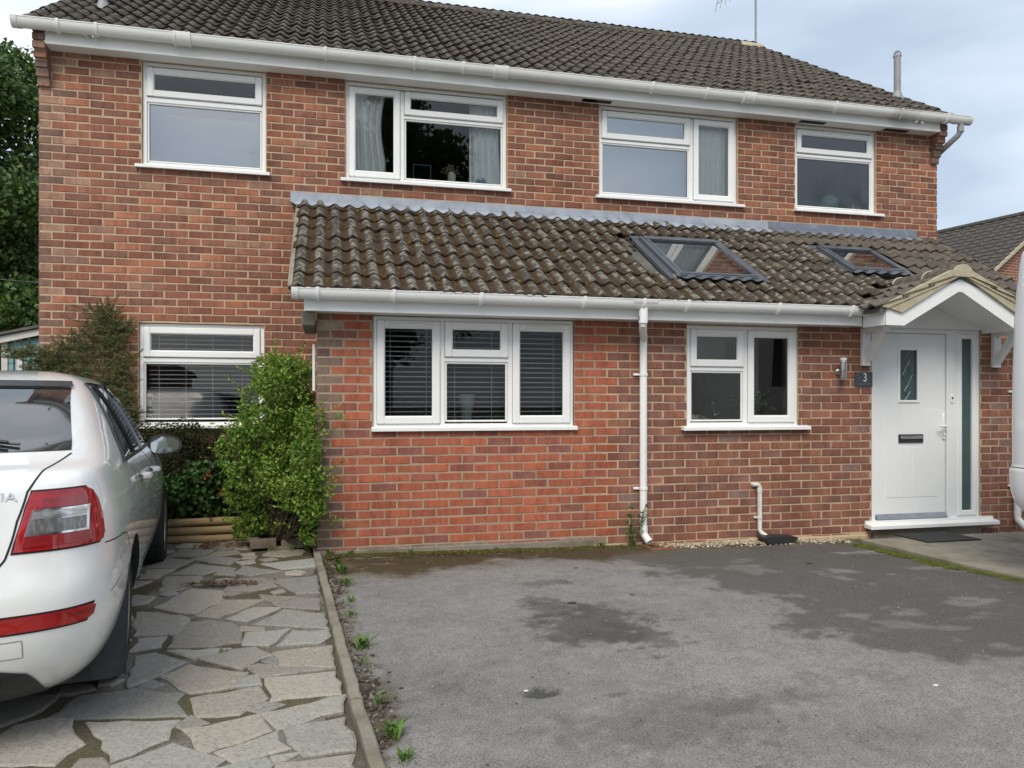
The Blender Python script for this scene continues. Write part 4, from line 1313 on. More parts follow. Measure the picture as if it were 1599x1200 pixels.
# tv aerial
ae = thing('tv_aerial', (10.22, 4.45, 6.9), 'thin grey pole with a spiky aerial rising behind the ridge end', 'aerial')
mb = MB(); mb.tube([(10.22, 4.45, 6.9), (10.22, 4.45, 9.6)], .020, 10); mb.build('pole', M['grey_pipe'], ae, smooth='auto')
mb = MB(); mb.tube([(9.42, 4.40, 8.44), (10.22, 4.45, 9.05), (10.4, 4.46, 9.18)], .010, 8)
for k in range(9):
    t = k / 8
    c_ = np.array([9.42 + .8 * t, 4.40 + .05 * t, 8.44 + .6 * t])
    mb.tube([c_ + (-.05, -.16, .06), c_ + (.05, .16, -.06)], .004, 6)
mb.build('antenna', M['steel'], ae)

# ================================================================== GROUND
big = MB()
q = 260
big.add([(-q, -q, -.12), (q, -q, -.12), (q, q, -.12), (-q, q, -.12)], [(0, 1, 2, 3)])
M['earth'] = mat('earth', (.06, .075, .03), .95, noise=(1.5, (.09, .085, .045), .4, .7), bump=.6, bscale=20)
tag(big.build('ground', M['earth']), kind='structure')
M['tarmac'] = mat('tarmac', (.15, .148, .146), .92, noise=(90, (.09, .09, .09), .5, .64), bump=.8, bscale=140, dirt=(.5, (.11, .108, .105), .45, .7))
rd = MB(); rd.add([(-40, -16.5, -.055), (60, -16.5, -.055), (60, -8.9, -.055), (-40, -8.9, -.055)], [(0, 1, 2, 3)])
rd.add([(7.66, -8.9, -.055), (16, -8.9, -.055), (16, -1.0, -.055), (7.66, -1.0, -.055)], [(0, 1, 2, 3)])
tag(rd.build('road', M['tarmac']), kind='structure')

# driveway: worn asphalt with stains, moss along the wall
xs = np.arange(2.60, 7.70, .024); ys = np.arange(-9.0, -1.50, .024)
X, Y = np.meshgrid(xs, ys, indexing='ij')
n1, n2, n3 = fbm(X * 1.1, Y * 1.1, 3), fbm(X * 4, Y * 4, 11), fbm(X * 14, Y * 14, 23, 3)
base = np.stack([.232 + 0 * X, .223 + 0 * X, .211 + 0 * X], -1)
n4 = fbm(X * 34, Y * 34, 29, 2)
base *= (1 + .45 * (n1 - .5) + .30 * (n2 - .5) + .30 * (n3 - .5) + .35 * (n4 - .5))[..., None]
n2 = n2 + .35 * (n3 - .5) + .25 * (n4 - .5)
def over(base, mask, c):
    return base * (1 - mask[..., None]) + np.array(c) * mask[..., None]
# damp dark corner towards the door
bx = np.interp(Y, [-9, -5.3, -5.01, -4.52, -3.9, -3.35, -2.89, -2.3, -1.9, -1.5], [9.5, 6.35, 5.94, 5.62, 5.46, 5.62, 5.29, 5.0, 4.5, 4.0])
dk = sstep(-.10, .16, X - bx + (n2 - .5) * 1.1 + (n1 - .5) * .8)
patch = sstep(.62, .72, fbm(X * 2.2 + 7, Y * 3.1, 31)) * sstep(5.0, 6.4, X)
base = over(base, dk * (.80 + .15 * (n3 - .5)) * (1 - .75 * patch), (.080, .075, .067))
for (cx, cy, rx, ry, st) in ((4.15, -3.85, .34, .42, .75), (4.32, -4.10, .26, .28, .7), (3.98, -3.45, .22, .20, .6), (4.13, -2.82, .18, .09, .5), (3.93, -3.28, .2, .12, .45),
                             (3.56, -4.735, .085, .06, 1.0), (3.86, -4.86, .08, .03, .55), (4.45, -5.1, .25, .08, .3), (4.0, -5.2, .5, .25, .25), (5.0, -4.9, .3, .1, .2)):
    r_ = np.sqrt(((X - cx) / rx) ** 2 + ((Y - cy) / ry) ** 2) + (n2 - .5) * 1.5 + (n3 - .5) * .8
    base = over(base, sstep(1.15, .55, r_) * st, (.075, .073, .070))
# moss and silt along the extension
my = np.interp(X, [2.6, 2.76, 3.21, 3.51, 4.09, 4.56, 5.21, 5.6, 7.7], [-2.0, -2.27, -2.49, -2.35, -2.03, -2.2, -2.0, -1.85, -1.8])
mm = sstep(-.14, .10, Y - my + (n2 - .5) * .5)
base = over(base, mm * .6, (.15, .125, .075))
base = over(base, sstep(-.05, .20, Y - my + (n2 - .5) * .6 + (n3 - .5) * .2) * sstep(.18, .42, n1 * .5 + n2 * .6) * sstep(5.9, 4.9, X), (.075, .052, .022))
base = over(base, sstep(.6, .75, fbm(X * 3 + 3, Y * 9, 51)) * mm * .6, (.045, .032, .015))
base = over(base, sstep(.66, .74, fbm(X * 2 + 5, Y * 7, 41)) * sstep(-2.9, -2.2, Y) * .55, (.33, .31, .25))
# soil and grit beside the kerb
kx = np.interp(Y, [-9, -5.3, -4.76, -3.63, -1.48], [3.02, 2.80, 2.75, 2.68, 2.54])
so = sstep(.16, .03, X - kx - .02 + (n2 - .5) * .24 + (n1 - .5) * .16)
base = over(base, so * .85, (.088, .070, .042))
mossg = sstep(7.42, 7.56, X + (n2 - .5) * .16) * sstep(-5.5, -2.0, Y)
base = over(base, mossg * .7, (.06, .075, .015))
gzv = np.vectorize(gz)
W_ = sstep(-4.6, -1.7, Y) * np.clip(.055 - .015 * (X - 2.5), -.03, .055)
Z = W_ + (n1 - .5) * .02 + (n3 - .5) * .006 - so * .012
Z -= .02 * sstep(1.15, .55, np.sqrt(((X - 3.56) / .085) ** 2 + ((Y + 4.735) / .06) ** 2) + (n2 - .5))
mb = MB(); C4 = np.ones(X.shape + (4,)); C4[..., :3] = base
mb.grid(np.stack([X, Y, Z], -1), 0, C4)
tag(mb.build('driveway', M['ground_attr'], smooth=True), kind='structure')

# crazy paving on the left
xs = np.arange(-2.6, 2.66, .045); ys = np.arange(-8.6, -.45, .045)
X, Y = np.meshgrid(xs, ys, indexing='ij')
n1, n2 = fbm(X * 2.2, Y * 2.2, 61), fbm(X * 7, Y * 7, 67)
jb = np.ones(X.shape + (4,))
jc = over(np.stack([.20 + 0 * X, .188 + 0 * X, .162 + 0 * X], -1), .8 * sstep(.53, .62, n1), (.085, .072, .022))
jc = over(jc, sstep(.55, .65, n2), (.10, .085, .055))
jb[..., :3] = jc
W_ = sstep(-4.6, -1.7, Y) * .04
lim = np.interp(Y, [-9, -5.3, -4.76, -3.63, -1.48, 0], [3.02, 2.80, 2.75, 2.68, 2.54, 2.47]) - .03
mb = MB(); mb.grid(np.stack([np.minimum(X, lim), Y, W_ - .004 + (n2 - .5) * .012], -1), 0, jb)
paving = tag(mb.build('paving', M['joint'], smooth=True), kind='structure')
STONES=[
 [(1.52,-4.56),(1.57,-4.32),(1.71,-4.3),(1.8,-4.28),(1.98,-4.38),(2.02,-4.57),(2.06,-4.65)],
 [(1.39,-4.93),(1.33,-4.72),(1.39,-4.71),(1.41,-4.61),(1.5,-4.58),(1.6,-4.59),(1.65,-4.74),(1.72,-4.84),(1.67,-5.0)],
 [(1.68,-4.65),(2.02,-4.7),(2.02,-4.87),(1.87,-5.02)],
 [(1.88,-5.06),(2.05,-4.93),(2.13,-5.01),(2.25,-5.11),(2.19,-5.2),(2.03,-5.23),(1.94,-5.16)],
 [(1.75,-5.12),(1.75,-4.98),(1.82,-4.99),(1.9,-5.15),(1.85,-5.26)],
 [(1.85,-4.14),(1.96,-4.01),(2.24,-4.18),(2.2,-4.36),(2.04,-4.39)],
 [(1.74,-4.24),(1.68,-3.82),(1.76,-3.78),(1.93,-3.96),(1.85,-4.11),(1.75,-4.25)],
 [(1.8,-4.25),(1.83,-4.19),(1.89,-4.25),(1.85,-4.27)],
 [(1.82,-3.72),(1.8,-3.45),(1.81,-3.26),(1.95,-3.25),(2.08,-3.32),(2.14,-3.47),(2.17,-3.71),(2.03,-3.75)],
 [(2.06,-3.26),(2.18,-3.04),(2.35,-3.07),(2.18,-3.33)],
 [(2.22,-3.4),(2.37,-3.12),(2.6,-3.28),(2.64,-3.58)],
 [(2.15,-3.5),(2.15,-3.41),(2.26,-3.46),(2.28,-3.52)],
 [(2.2,-3.75),(2.19,-3.54),(2.42,-3.52),(2.33,-3.79)],
 [(2.38,-3.8),(2.44,-3.57),(2.62,-3.61),(2.63,-3.71),(2.59,-3.81)],
 [(1.81,-3.75),(2.13,-3.79),(1.99,-3.91)],
 [(1.99,-3.92),(2.16,-3.82),(2.25,-3.81),(2.34,-3.94),(2.23,-4.13)],
 [(2.36,-3.91),(2.64,-3.87),(2.66,-4.2),(2.41,-4.12)],
 [(2.32,-4.03),(2.36,-3.96),(2.4,-4.1)],
 [(2.25,-4.1),(2.29,-4.07),(2.51,-4.17),(2.63,-4.22),(2.34,-4.25)],
 [(2.35,-4.29),(2.66,-4.27),(2.68,-4.55),(2.4,-4.57)],
 [(2.05,-4.46),(2.32,-4.39),(2.36,-4.54),(2.27,-4.68),(2.11,-4.67)],
 [(2.22,-4.36),(2.26,-4.24),(2.3,-4.24),(2.33,-4.36)],
 [(2.36,-4.7),(2.69,-4.57),(2.68,-4.75),(2.45,-4.86)],
 [(2.08,-4.81),(2.34,-4.71),(2.4,-4.88),(2.19,-5.04)],
 [(2.23,-5.04),(2.42,-4.91),(2.48,-5.06),(2.31,-5.13)],
 [(2.46,-4.88),(2.69,-4.83),(2.72,-5.12),(2.55,-5.14)],
 [(2.04,-4.74),(2.07,-4.66),(2.15,-4.74),(2.07,-4.79)],
 [(2.43,-5.12),(2.52,-5.11),(2.45,-5.19)],
 [(2.46,-5.19),(2.71,-5.18),(2.72,-5.33),(2.71,-5.4),(2.45,-5.29)],
 [(2.23,-5.19),(2.4,-5.14),(2.42,-5.19),(2.41,-5.32),(2.26,-5.29)],
 [(2.29,-4.64),(2.35,-4.58),(2.43,-4.61),(2.36,-4.68)],
 [(1.87,-3.13),(1.96,-2.78),(2.23,-2.85),(2.01,-3.21)],
 [(1.6,-2.9),(1.72,-2.43),(1.94,-2.55),(1.95,-2.78),(1.86,-3.09),(1.76,-3.06)],
 [(1.54,-3.19),(1.49,-2.94),(1.77,-3.09),(1.83,-3.21),(1.81,-3.48),(1.6,-3.47)],
 [(2.19,-2.72),(2.43,-2.83),(2.31,-2.97)],
 [(2.31,-3.0),(2.44,-2.87),(2.57,-2.9),(2.58,-3.17),(2.37,-3.08)],
 [(2.23,-2.34),(2.56,-2.29),(2.58,-2.78),(2.44,-2.78)],
 [(1.95,-2.56),(1.99,-2.24),(2.19,-2.25),(2.29,-2.53),(2.13,-2.6)],
 [(1.54,-2.49),(1.5,-2.08),(1.74,-2.09),(1.75,-2.36),(1.66,-2.49)],
 [(1.53,-2.0),(1.63,-1.64),(1.92,-1.85),(1.75,-2.05)],
 [(1.83,-2.07),(1.84,-1.88),(1.94,-1.9),(1.98,-2.15)],
 [(1.37,-1.29),(1.42,-0.94),(1.69,-1.09),(1.65,-1.31)],
 [(1.98,-2.07),(1.99,-1.82),(2.3,-2.08),(2.09,-2.18)],
 [(2.14,-1.76),(2.54,-1.68),(2.55,-1.96),(2.32,-1.99)],
 [(1.58,-1.45),(1.7,-1.32),(1.93,-1.53),(1.9,-1.75)],
 [(1.34,-2.08),(1.31,-1.79),(1.5,-1.79),(1.45,-2.07)],
 [(1.29,-1.7),(1.39,-1.35),(1.58,-1.5),(1.51,-1.75)],
 [(1.15,-4.42),(1.23,-4.26),(1.46,-4.28),(1.44,-4.46),(1.34,-4.57),(1.23,-4.64)],
 [(1.65,-3.73),(1.62,-3.5),(1.76,-3.5),(1.77,-3.69)],
]

def inside(p, poly):
    c = False
    for i in range(len(poly)):
        a, b = poly[i], poly[i - 1]
        if (a[1] > p[1]) != (b[1] > p[1]) and p[0] < (b[0] - a[0]) * (p[1] - a[1]) / (b[1] - a[1]) + a[0]: c = not c
    return c
stones = [np.array(p) for p in STONES]
# stones out of the photograph's sight, by the same hand
gx_, gy_ = np.arange(-2.4, 2.5, .46), np.arange(-8.3, -.8, .36)
pts = {(i, j): (x + random.uniform(-.13, .13) + (.2 if j % 2 else 0), y + random.uniform(-.1, .1)) for i, x in enumerate(gx_) for j, y in enumerate(gy_)}
for i in range(len(gx_) - 1):
    for j in range(len(gy_) - 1):
        p = np.array([pts[(i, j)], pts[(i + 1, j)], pts[(i + 1, j + 1)], pts[(i, j + 1)]])
        c_ = p.mean(0)
        p = c_ + (p - c_) * .88
        lim_ = np.interp(p[:, 1].mean(), [-9, -5.3, -4.76, -3.63, -1.48, 0], [3.02, 2.80, 2.75, 2.68, 2.54, 2.47]) - .1
        if p[:, 0].max() > lim_: continue
        if any(inside(v, s_) for s_ in STONES for v in list(p) + [c_, (p[0] + p[1]) / 2, (p[2] + p[3]) / 2]) or any(inside(v, [tuple(z) for z in p]) for s_ in STONES for v in s_): continue
        if min(math.hypot(*(np.array(s_).mean(0) - c_)) for s_ in STONES) < .30: continue
        stones.append(p)
# chips and small flags pressed into what the big ones leave open
bp = []; bpa = [None, -1]
def near(c):
    if bpa[1] != len(bp): bpa[0] = np.array(bp); bpa[1] = len(bp)
    q = bpa[0] - c
    return math.sqrt((q * q).sum(1).min())
def dens(p):
    for i in range(len(p)):
        a, b = p[i], p[(i + 1) % len(p)]
        for t in np.linspace(0, 1, max(2, int(np.hypot(*(b - a)) / .025)))[:-1]: bp.append(a + (b - a) * t)
for p in stones: dens(p)
for R_, tries in ((.17, 500), (.12, 900), (.08, 1300), (.055, 1500)):
    for _ in range(tries):
        c = np.array([random.uniform(.2, 2.5), random.uniform(-5.4, -.75)])
        lim_ = np.interp(c[1], [-9, -5.3, -4.76, -3.63, -1.48, 0], [3.02, 2.80, 2.75, 2.68, 2.54, 2.47]) - .075
        d_ = min(near(c) - .012, lim_ - c[0])
        if c[1] > -1.30 and c[0] > 1.9: continue
        if d_ < R_ or any(np.hypot(*(s_.mean(0) - c)) < .8 and inside(c, [tuple(v) for v in s_]) for s_ in stones): continue
        n_ = random.choice((4, 5, 5, 6)); a0 = random.uniform(0, 6.28); d_ = min(d_, R_ * 1.35)
        p = np.array([c + d_ * random.uniform(.88, 1.06) * np.array([math.cos(a0 + 6.283 * (k + random.uniform(-.2, .2)) / n_), math.sin(a0 + 6.283 * (k + random.uniform(-.2, .2)) / n_)]) for k in range(n_)])
        stones.append(p); dens(p)
print('stones', len(stones))
for p in stones:
    c_ = p.mean(0)
    dl_ = p - c_; ln_ = np.hypot(dl_[:, 0], dl_[:, 1])[:, None]; p = c_ + dl_ * (1 + .014 / ln_)
    out = []
    for i in range(len(p)):
        a, b = p[i], p[(i + 1) % len(p)]
        l_ = np.hypot(*(b - a)); n_ = max(1, int(l_ / .07))
        nrm = np.array([b[1] - a[1], a[0] - b[0]]) / max(l_, 1e-6)
        for k in range(n_):
            e = -abs(random.gauss(0, .009)) if k == 0 else random.gauss(0, .008)
            out.append(a + (b - a) * k / n_ + nrm * e)
    out = np.array(out)
    ar = .5 * np.sum(out[:, 0] * np.roll(out[:, 1], -1) - out[:, 1] * np.roll(out[:, 0], -1))
    if ar < 0: out = out[::-1]
    d_ = out - c_
    ln = np.maximum(np.hypot(d_[:, 0], d_[:, 1]), .02)[:, None]
    inner = out - d_ / ln * np.minimum(.014, ln * .2)
    z0 = gz(min(c_[0], 2.4), c_[1]) * .73
    tl = (random.gauss(0, .006), random.gauss(0, .006)); hh = .003 + random.uniform(0, .006)
    zt = lambda q: z0 + hh + tl[0] * (q[:, 0] - c_[0]) + tl[1] * (q[:, 1] - c_[1])
    n_ = len(out)
    v = np.concatenate([np.column_stack([inner, zt(inner)]), np.column_stack([out, zt(out) - .006]), np.column_stack([out, np.full(n_, z0 - .02)])])
    f = [tuple(range(n_))]
    for i in range(n_):
        j = (i + 1) % n_
        f += [(n_ + i, n_ + j, j, i), (2 * n_ + i, 2 * n_ + j, n_ + j, n_ + i)]
    t = random.uniform(.80, 1.22); wm = random.uniform(.96, 1.07)
    mb = MB(); mb.add(v, f, 0, (.285 * t * wm, .272 * t, .240 * t / wm, 1))
    mb.build('paving_stone', M['stone'], paving)

# concrete edging between paving and drive
kb = thing('kerb', (2.68, -3.6, 0), '', '')
for k_ in ('label', 'category'):
    if k_ in kb: del kb[k_]
kb['kind'] = 'structure'
ky = [-1.42, -2.30, -3.22, -4.05, -4.72, -5.45, -6.3, -7.2, -8.2]
for a, b in zip(ky[:-1], ky[1:]):
    xa, xb = [float(np.interp(y, [-9, -5.3, -4.76, -3.63, -1.42], [3.02, 2.80, 2.75, 2.68, 2.54])) for y in (a - .006, b + .006)]
    za, zb = gz(2.5, a) + .030 + random.gauss(0, .004), gz(2.5, b) + .030 + random.gauss(0, .004)
    w_ = .026
    mb = MB()
    n_ = 9
    secs = []
    for i in range(n_):
        t = i / (n_ - 1); x = xa + (xb - xa) * t + random.gauss(0, .002); y = (a - .006) + (b - a + .012) * t; z = za + (zb - za) * t + random.gauss(0, .0015)
        secs.append([(x - w_, y, z - .1), (x - w_, y, z - .006), (x - w_ + .008, y, z), (x + w_ - .008, y, z), (x + w_, y, z - .006), (x + w_, y, z - .1)])
    mb.grid(secs)
    mb.add(secs[0], [tuple(range(6))]); mb.add(secs[-1], [tuple(range(5, -1, -1))])
    mb.build('kerb_stone', M['concrete'], kb)

# concrete path to the door
mb = MB()
secs = []
for y, xl in ((-1.86, 7.50), (-2.3, 7.52), (-3.0, 7.545), (-3.5, 7.62), (-4.5, 7.66), (-6.0, 7.72), (-9, 7.8)):
    secs.append([(xl - .002, y, -.1), (xl, y, .018), (xl + .012, y, .026), (9.0, y, .026), (10.8, y, .026), (10.8, y, -.1)])
mb.grid(secs); mb.add(secs[0], [tuple(range(6))])
tag(mb.build('concrete_path', M['concrete']), kind='structure')
mb = MB(); mb.add([(7.4, -1.9, -.03), (10.8, -1.9, -.03), (10.8, -1.5, -.03), (7.4, -1.5, -.03)], [(0, 1, 2, 3)]); tag(mb.build('gravel_bed', M['soil']), kind='structure')

def pebbles(n, fx, m='gravel', cols=None):
    g = MB()
    for _ in range(n):
        x, y, z = fx()
        s_ = random.uniform(.007, .015)
        a = random.uniform(0, 6.28)
        P = ico_v * [s_ * random.uniform(.8, 1.4), s_, s_ * random.uniform(.6, 1.0)]
        P = np.stack([P[:, 0] * math.cos(a) - P[:, 1] * math.sin(a), P[:, 0] * math.sin(a) + P[:, 1] * math.cos(a), P[:, 2]], 1)
        c = random.choice(cols); k = random.uniform(.7, 1.15)
        g.add(P + (x, y, z), ico_f, 0, (c[0] * k, c[1] * k, c[2] * k, 1))
    return g
GC = [(.42, .34, .23), (.5, .44, .33), (.30, .23, .15), (.22, .17, .12), (.55, .50, .42)]
def g1():
    x = random.uniform(5.55, 9.5)
    y = random.uniform(EY - (.25 if x > 7.4 else .16), EY - .02)
    if 7.86 < x < 8.7 and random.random() < .8: x = random.choice((random.uniform(5.6, 7.8), random.uniform(8.7, 9.5)))
    return x, y, gz(min(x, 7.6), y) + (.0 if x < 7.45 else -.02) + random.uniform(0, .012)
tag(pebbles(3600, g1, cols=GC).build('gravel', M['gravel'], smooth=True), 'strip of cream and brown gravel along the foot of the wall', 'gravel', kind='stuff')
def g2():
    y = -1.6 - 4.4 * random.random() ** .8
    x = float(np.interp(y, [-9, -5.3, -4.76, -3.63, -1.48], [3.02, 2.80, 2.75, 2.68, 2.54])) + .03 + abs(random.gauss(0, .065))
    return x, y, gz(x, y) - .008
tag(pebbles(600, g2, cols=[(.08, .055, .04), (.11, .085, .065), (.05, .038, .03), (.20, .18, .155)]).build('grit', M['gravel'], smooth=True), 'loose brown grit beside the concrete kerb', 'grit', kind='stuff')
def g5():
    x, y = random.uniform(2.9, 7.5), random.uniform(-5.6, -1.75)
    return x, y, gz(x, y) - .004
chips = MB()
for _ in range(650):
    x, y, z = g5(); s_ = random.uniform(.0025, .006); k = random.choice((.05, .08, .12, .22, .30))
    chips.add(ico_v * [s_ * 1.3, s_, s_ * .8] + (x, y, z + .004), ico_f, 0, (k, k * .97, k * .92, 1))
tag(chips.build('chippings', M['gravel'], smooth=True), 'loose stone chippings scattered over the asphalt', 'chippings', kind='stuff')
def g3():
    r = random.random()
    if r < .5: return 1.5 + random.random() * .65, -.75 - random.random() * .35, gz(2, -1) + .012
    if r < .8: return 1.95 + random.gauss(0, .14), -2.42 + random.gauss(0, .035), gz(2, -2.4) * .73 + .02
    return random.uniform(2.6, 5), EY - .05 - random.random() * .5, gz(3, -1.8) + .004
g = MB()
for _ in range(700):
    x, y, z = g3(); s_ = random.uniform(.008, .022); a = random.uniform(0, 6.28)
    u_ = np.array([math.cos(a), math.sin(a), random.gauss(0, .25)]) * s_; w_ = np.array([-math.sin(a), math.cos(a), random.gauss(0, .25)]) * s_ * .5
    p = np.array([x, y, z + .004])
    c = random.choice([(.16, .06, .03), (.10, .05, .03), (.22, .12, .06), (.06, .035, .02)])
    g.add([p - u_, p + w_, p + u_, p - w_], [(0, 1, 2, 3)], 0, (*c, 1))
tag(g.build('leaf_litter', M['leaf_dull']), 'brown fallen leaves scattered on the paving', 'leaf litter', kind='stuff')
def g4():
    y = random.uniform(-4.2, -1.9)
    x = float(np.interp(y, [-6.0, -4.5, -3.5, -3.0, -2.3, -1.86], [7.72, 7.66, 7.62, 7.545, 7.52, 7.50])) - abs(random.gauss(0, .045)) * (1.4 if y > -3 else .7)
    return x, y, gz(min(x, 7.6), y) + .002
mg = MB()
for _ in range(900):
    x, y, z = g4(); s_ = random.uniform(.012, .03); t = random.random()
    mg.add(ico_v * [s_ * 1.2, s_ * 1.6, s_ * .5] + (x, y, z), ico_f, 0, (.055 + .05 * t, .065 + .06 * t, .012, 1))
for _ in range(900):
    x = random.uniform(2.62, 5.5); y = EY - .02 - abs(random.gauss(0, .06)); s_ = random.uniform(.01, .026); t = random.random()
    mg.add(ico_v * [s_ * 1.5, s_ * 1.2, s_ * .5] + (x, y, gz(x, y) + .0), ico_f, 0, (.05 + .05 * t, .045 + .05 * t, .012, 1))
tag(mg.build('ground_moss', M['moss'], smooth=True), 'green moss growing along the path edge and wall foot', 'moss', kind='stuff')
# loose bits on the drive
for (x, y, s_, c, lb) in ((4.16, -3.36, .035, 'soil', 'dark dropping with pale fleck on the stained asphalt'), (4.62, -3.25, .022, 'soil', 'small black lump on the pale middle of the drive'), (4.5, -2.42, .03, 'soil', 'black lump near the mossy edge of the drive'),
                      (6.42, -2.6, .04, 'soil', 'black leaf scrap on the dark damp asphalt'), (3.50, -4.72, .013, 'paint_white', 'white chip lying in the small dark pothole'), (5.35, -5.1, .016, 'paint_white', 'pale twig scrap on bare grey asphalt')):
    mb = MB(); mb.add(ico_v * [s_, s_ * .6, s_ * .3] + (x, y, gz(x, y) + .002), ico_f)
    solo('debris', mb, M[c], (x, y, gz(x, y)), lb, 'debris', smooth=True)
# door mat
mb = MB(); mb.box(7.95, 8.55, -2.17, -1.72, .027, .039, 0, .004)
solo('doormat', mb, M['rubber'], (8.25, -1.95, .026), 'thin black doormat on the concrete in front of the white door', 'doormat')

# ================================================================== PLANTS
def leaves(C, size, aspect, cols, out=None, droop=.0, seed=1, m='leaf', spread=1.0):
    """C (n,3) centres -> folded leaf faces; out: preferred facing direction (n,3)"""
    r = np.random.default_rng(seed)
    n = len(C)
    d = r.normal(size=(n, 3)) * spread
    if out is not None: d = d + out
    d[:, 2] -= droop
    d /= np.linalg.norm(d, axis=1)[:, None]
    t = r.normal(size=(n, 3)); w = np.cross(d, t); w /= np.linalg.norm(w, axis=1)[:, None]
    nn = np.cross(w, d)
    s = (size * r.uniform(.65, 1.3, n))[:, None]
    a = C - d * s * .5; b = C + d * s * .5
    l = C + w * s * aspect * .5 + nn * s * .10; q = C - w * s * aspect * .5 + nn * s * .10
    V = np.stack([a, q, b, l], 1).reshape(-1, 3)
    F = []
    for i in range(n):
        k = 4 * i
        F += [(k, k + 1, k + 2), (k, k + 2, k + 3)]
    col = np.ones((n, 4)); col[:, :3] = cols
    mb = MB(); mb.add(V, F, 0, np.repeat(col, 4, axis=0))
    return mb

def pick(pal, n, r, jit=.18):
    p = np.array([c[:3] for c in pal]); w = np.array([c[3] for c in pal]); w = w / w.sum()
    return p[r.choice(len(pal), n, p=w)] * r.uniform(1 - jit, 1 + jit, (n, 1))

def clumps(cl, n, r, shell=.75):
    """points near the skin of several ellipsoids: cl = (x,y,z,rx,ry,rz)"""
    cl = np.array(cl); vol = (cl[:, 3] * cl[:, 4] + cl[:, 4] * cl[:, 5] + cl[:, 3] * cl[:, 5]); vol /= vol.sum()
    k = r.choice(len(cl), n, p=vol)
    d = r.normal(size=(n, 3)); d /= np.linalg.norm(d, axis=1)[:, None]
    rad = (shell + (1 - shell) * r.random(n) ** .6 + np.abs(r.normal(0, .06, n)))[:, None]
    return cl[k, :3] + d * rad * cl[k, 3:], d

def stems(mb, base, tips, r0, r, mid=.4):
    for t in tips:
        b = np.array(base) + r.normal(0, .02, 3) * [1, 1, 0]
        m_ = b + (t - b) * mid + r.normal(0, .04, 3)
        mb.tube([tuple(b), tuple(m_), tuple(t)], [r0, r0 * .6, r0 * .2], 5)

r = np.random.default_rng(21)
# ---- bright privet bush at the extension corner
bush = thing('privet_bush', (2.2, -1.02, .05), 'bright green leafy bush growing at the corner of the extension', 'bush')
cl = []
for _ in range(46):
    z = r.uniform(.16, 1.58)
    wx = .47 * math.sin(math.pi * min(1, (z + .25) / 2.05)) ** .6
    a = r.uniform(0, 6.28)
    k_ = r.uniform(.2, 1)
    cl.append((2.22 + .04 * (z - .8) + math.cos(a) * wx * k_ * .80, -1.08 + math.sin(a) * .38 * k_, z, r.uniform(.13, .2), r.uniform(.13, .19), r.uniform(.12, .2)))
for _ in range(13):
    cl.append((r.uniform(2.38, 2.53), r.uniform(-1.76, -1.60), r.uniform(.22, 1.30), r.uniform(.08, .13), r.uniform(.08, .12), r.uniform(.10, .16)))
P, D = clumps(cl, 24000, r, .72)
sp, sd = [], []
for _ in range(260):            # young shoots sticking out
    c = cl[r.integers(len(cl))]; d = r.normal(size=3); d[2] = abs(d[2]) * .7; d[1] = -abs(d[1]) * .6; d /= np.linalg.norm(d)
    o_ = np.array(c[:3]) + d * .17
    L_ = r.uniform(.06, .20)
    for q in range(int(L_ / .012)):
        sp.append(o_ + d * q * .012 + r.normal(0, .008, 3)); sd.append(d)
cols = pick([(.115, .215, .028, 4), (.165, .285, .036, 4), (.24, .35, .050, 2.8), (.07, .145, .022, 3), (.33, .40, .08, .9)], len(P), r)
ks = (P[:, 2] > 0.09) & ~((P[:, 0] > 2.53) & (P[:, 1] > -1.60))
leaves(P[ks], .040, .52, cols[ks], D[ks] * .7, .1, 3).build('foliage', M['leaf'], bush)
sp, sd = np.array(sp), np.array(sd)
ks = ~((sp[:, 0] > 2.53) & (sp[:, 1] > -1.60))
leaves(sp[ks], .034, .5, pick([(.22, .32, .045, 3), (.15, .26, .035, 3), (.32, .39, .07, 1.2)], int(ks.sum()), r), sd[ks] * .9, 0, 4).build('young_shoots', M['leaf'], bush)
mb = MB(); stems(mb, (2.2, -1.0, .05), [np.array(c[:3]) for c in cl], .014, r); mb.build('stems', M['bark'], bush)

# ---- dark hedge under the window
hedge = thing('cotoneaster_hedge', (1.4, -.25, .1), 'dark small-leaved hedge below the ground-floor window', 'hedge')
cl = []
for _ in range(150):
    x = r.uniform(.55, 2.05); z = .22 + (.84 - .05 * abs(x - 1.3)) * r.random() ** .8
    cl.append((x, -.22 + r.uniform(-.18, .08) - .08 * (1 - z), z, r.uniform(.12, .2), r.uniform(.09, .15), r.uniform(.08, .14)))
P, D = clumps(cl, 52000, r, .75)
P = P[(P[:, 1] < -.03)]; 
leaves(P, .024, .62, pick([(.030, .036, .014, 4), (.045, .050, .018, 3), (.022, .027, .012, 3), (.075, .070, .028, 1)], len(P), r), None, .2, 6).build('foliage', M['leaf_dull'], hedge)
mb = MB(); stems(mb, (1.4, -.15, .1), [np.array(c[:3]) for c in cl], .010, r); mb.build('stems', M['bark'], hedge)

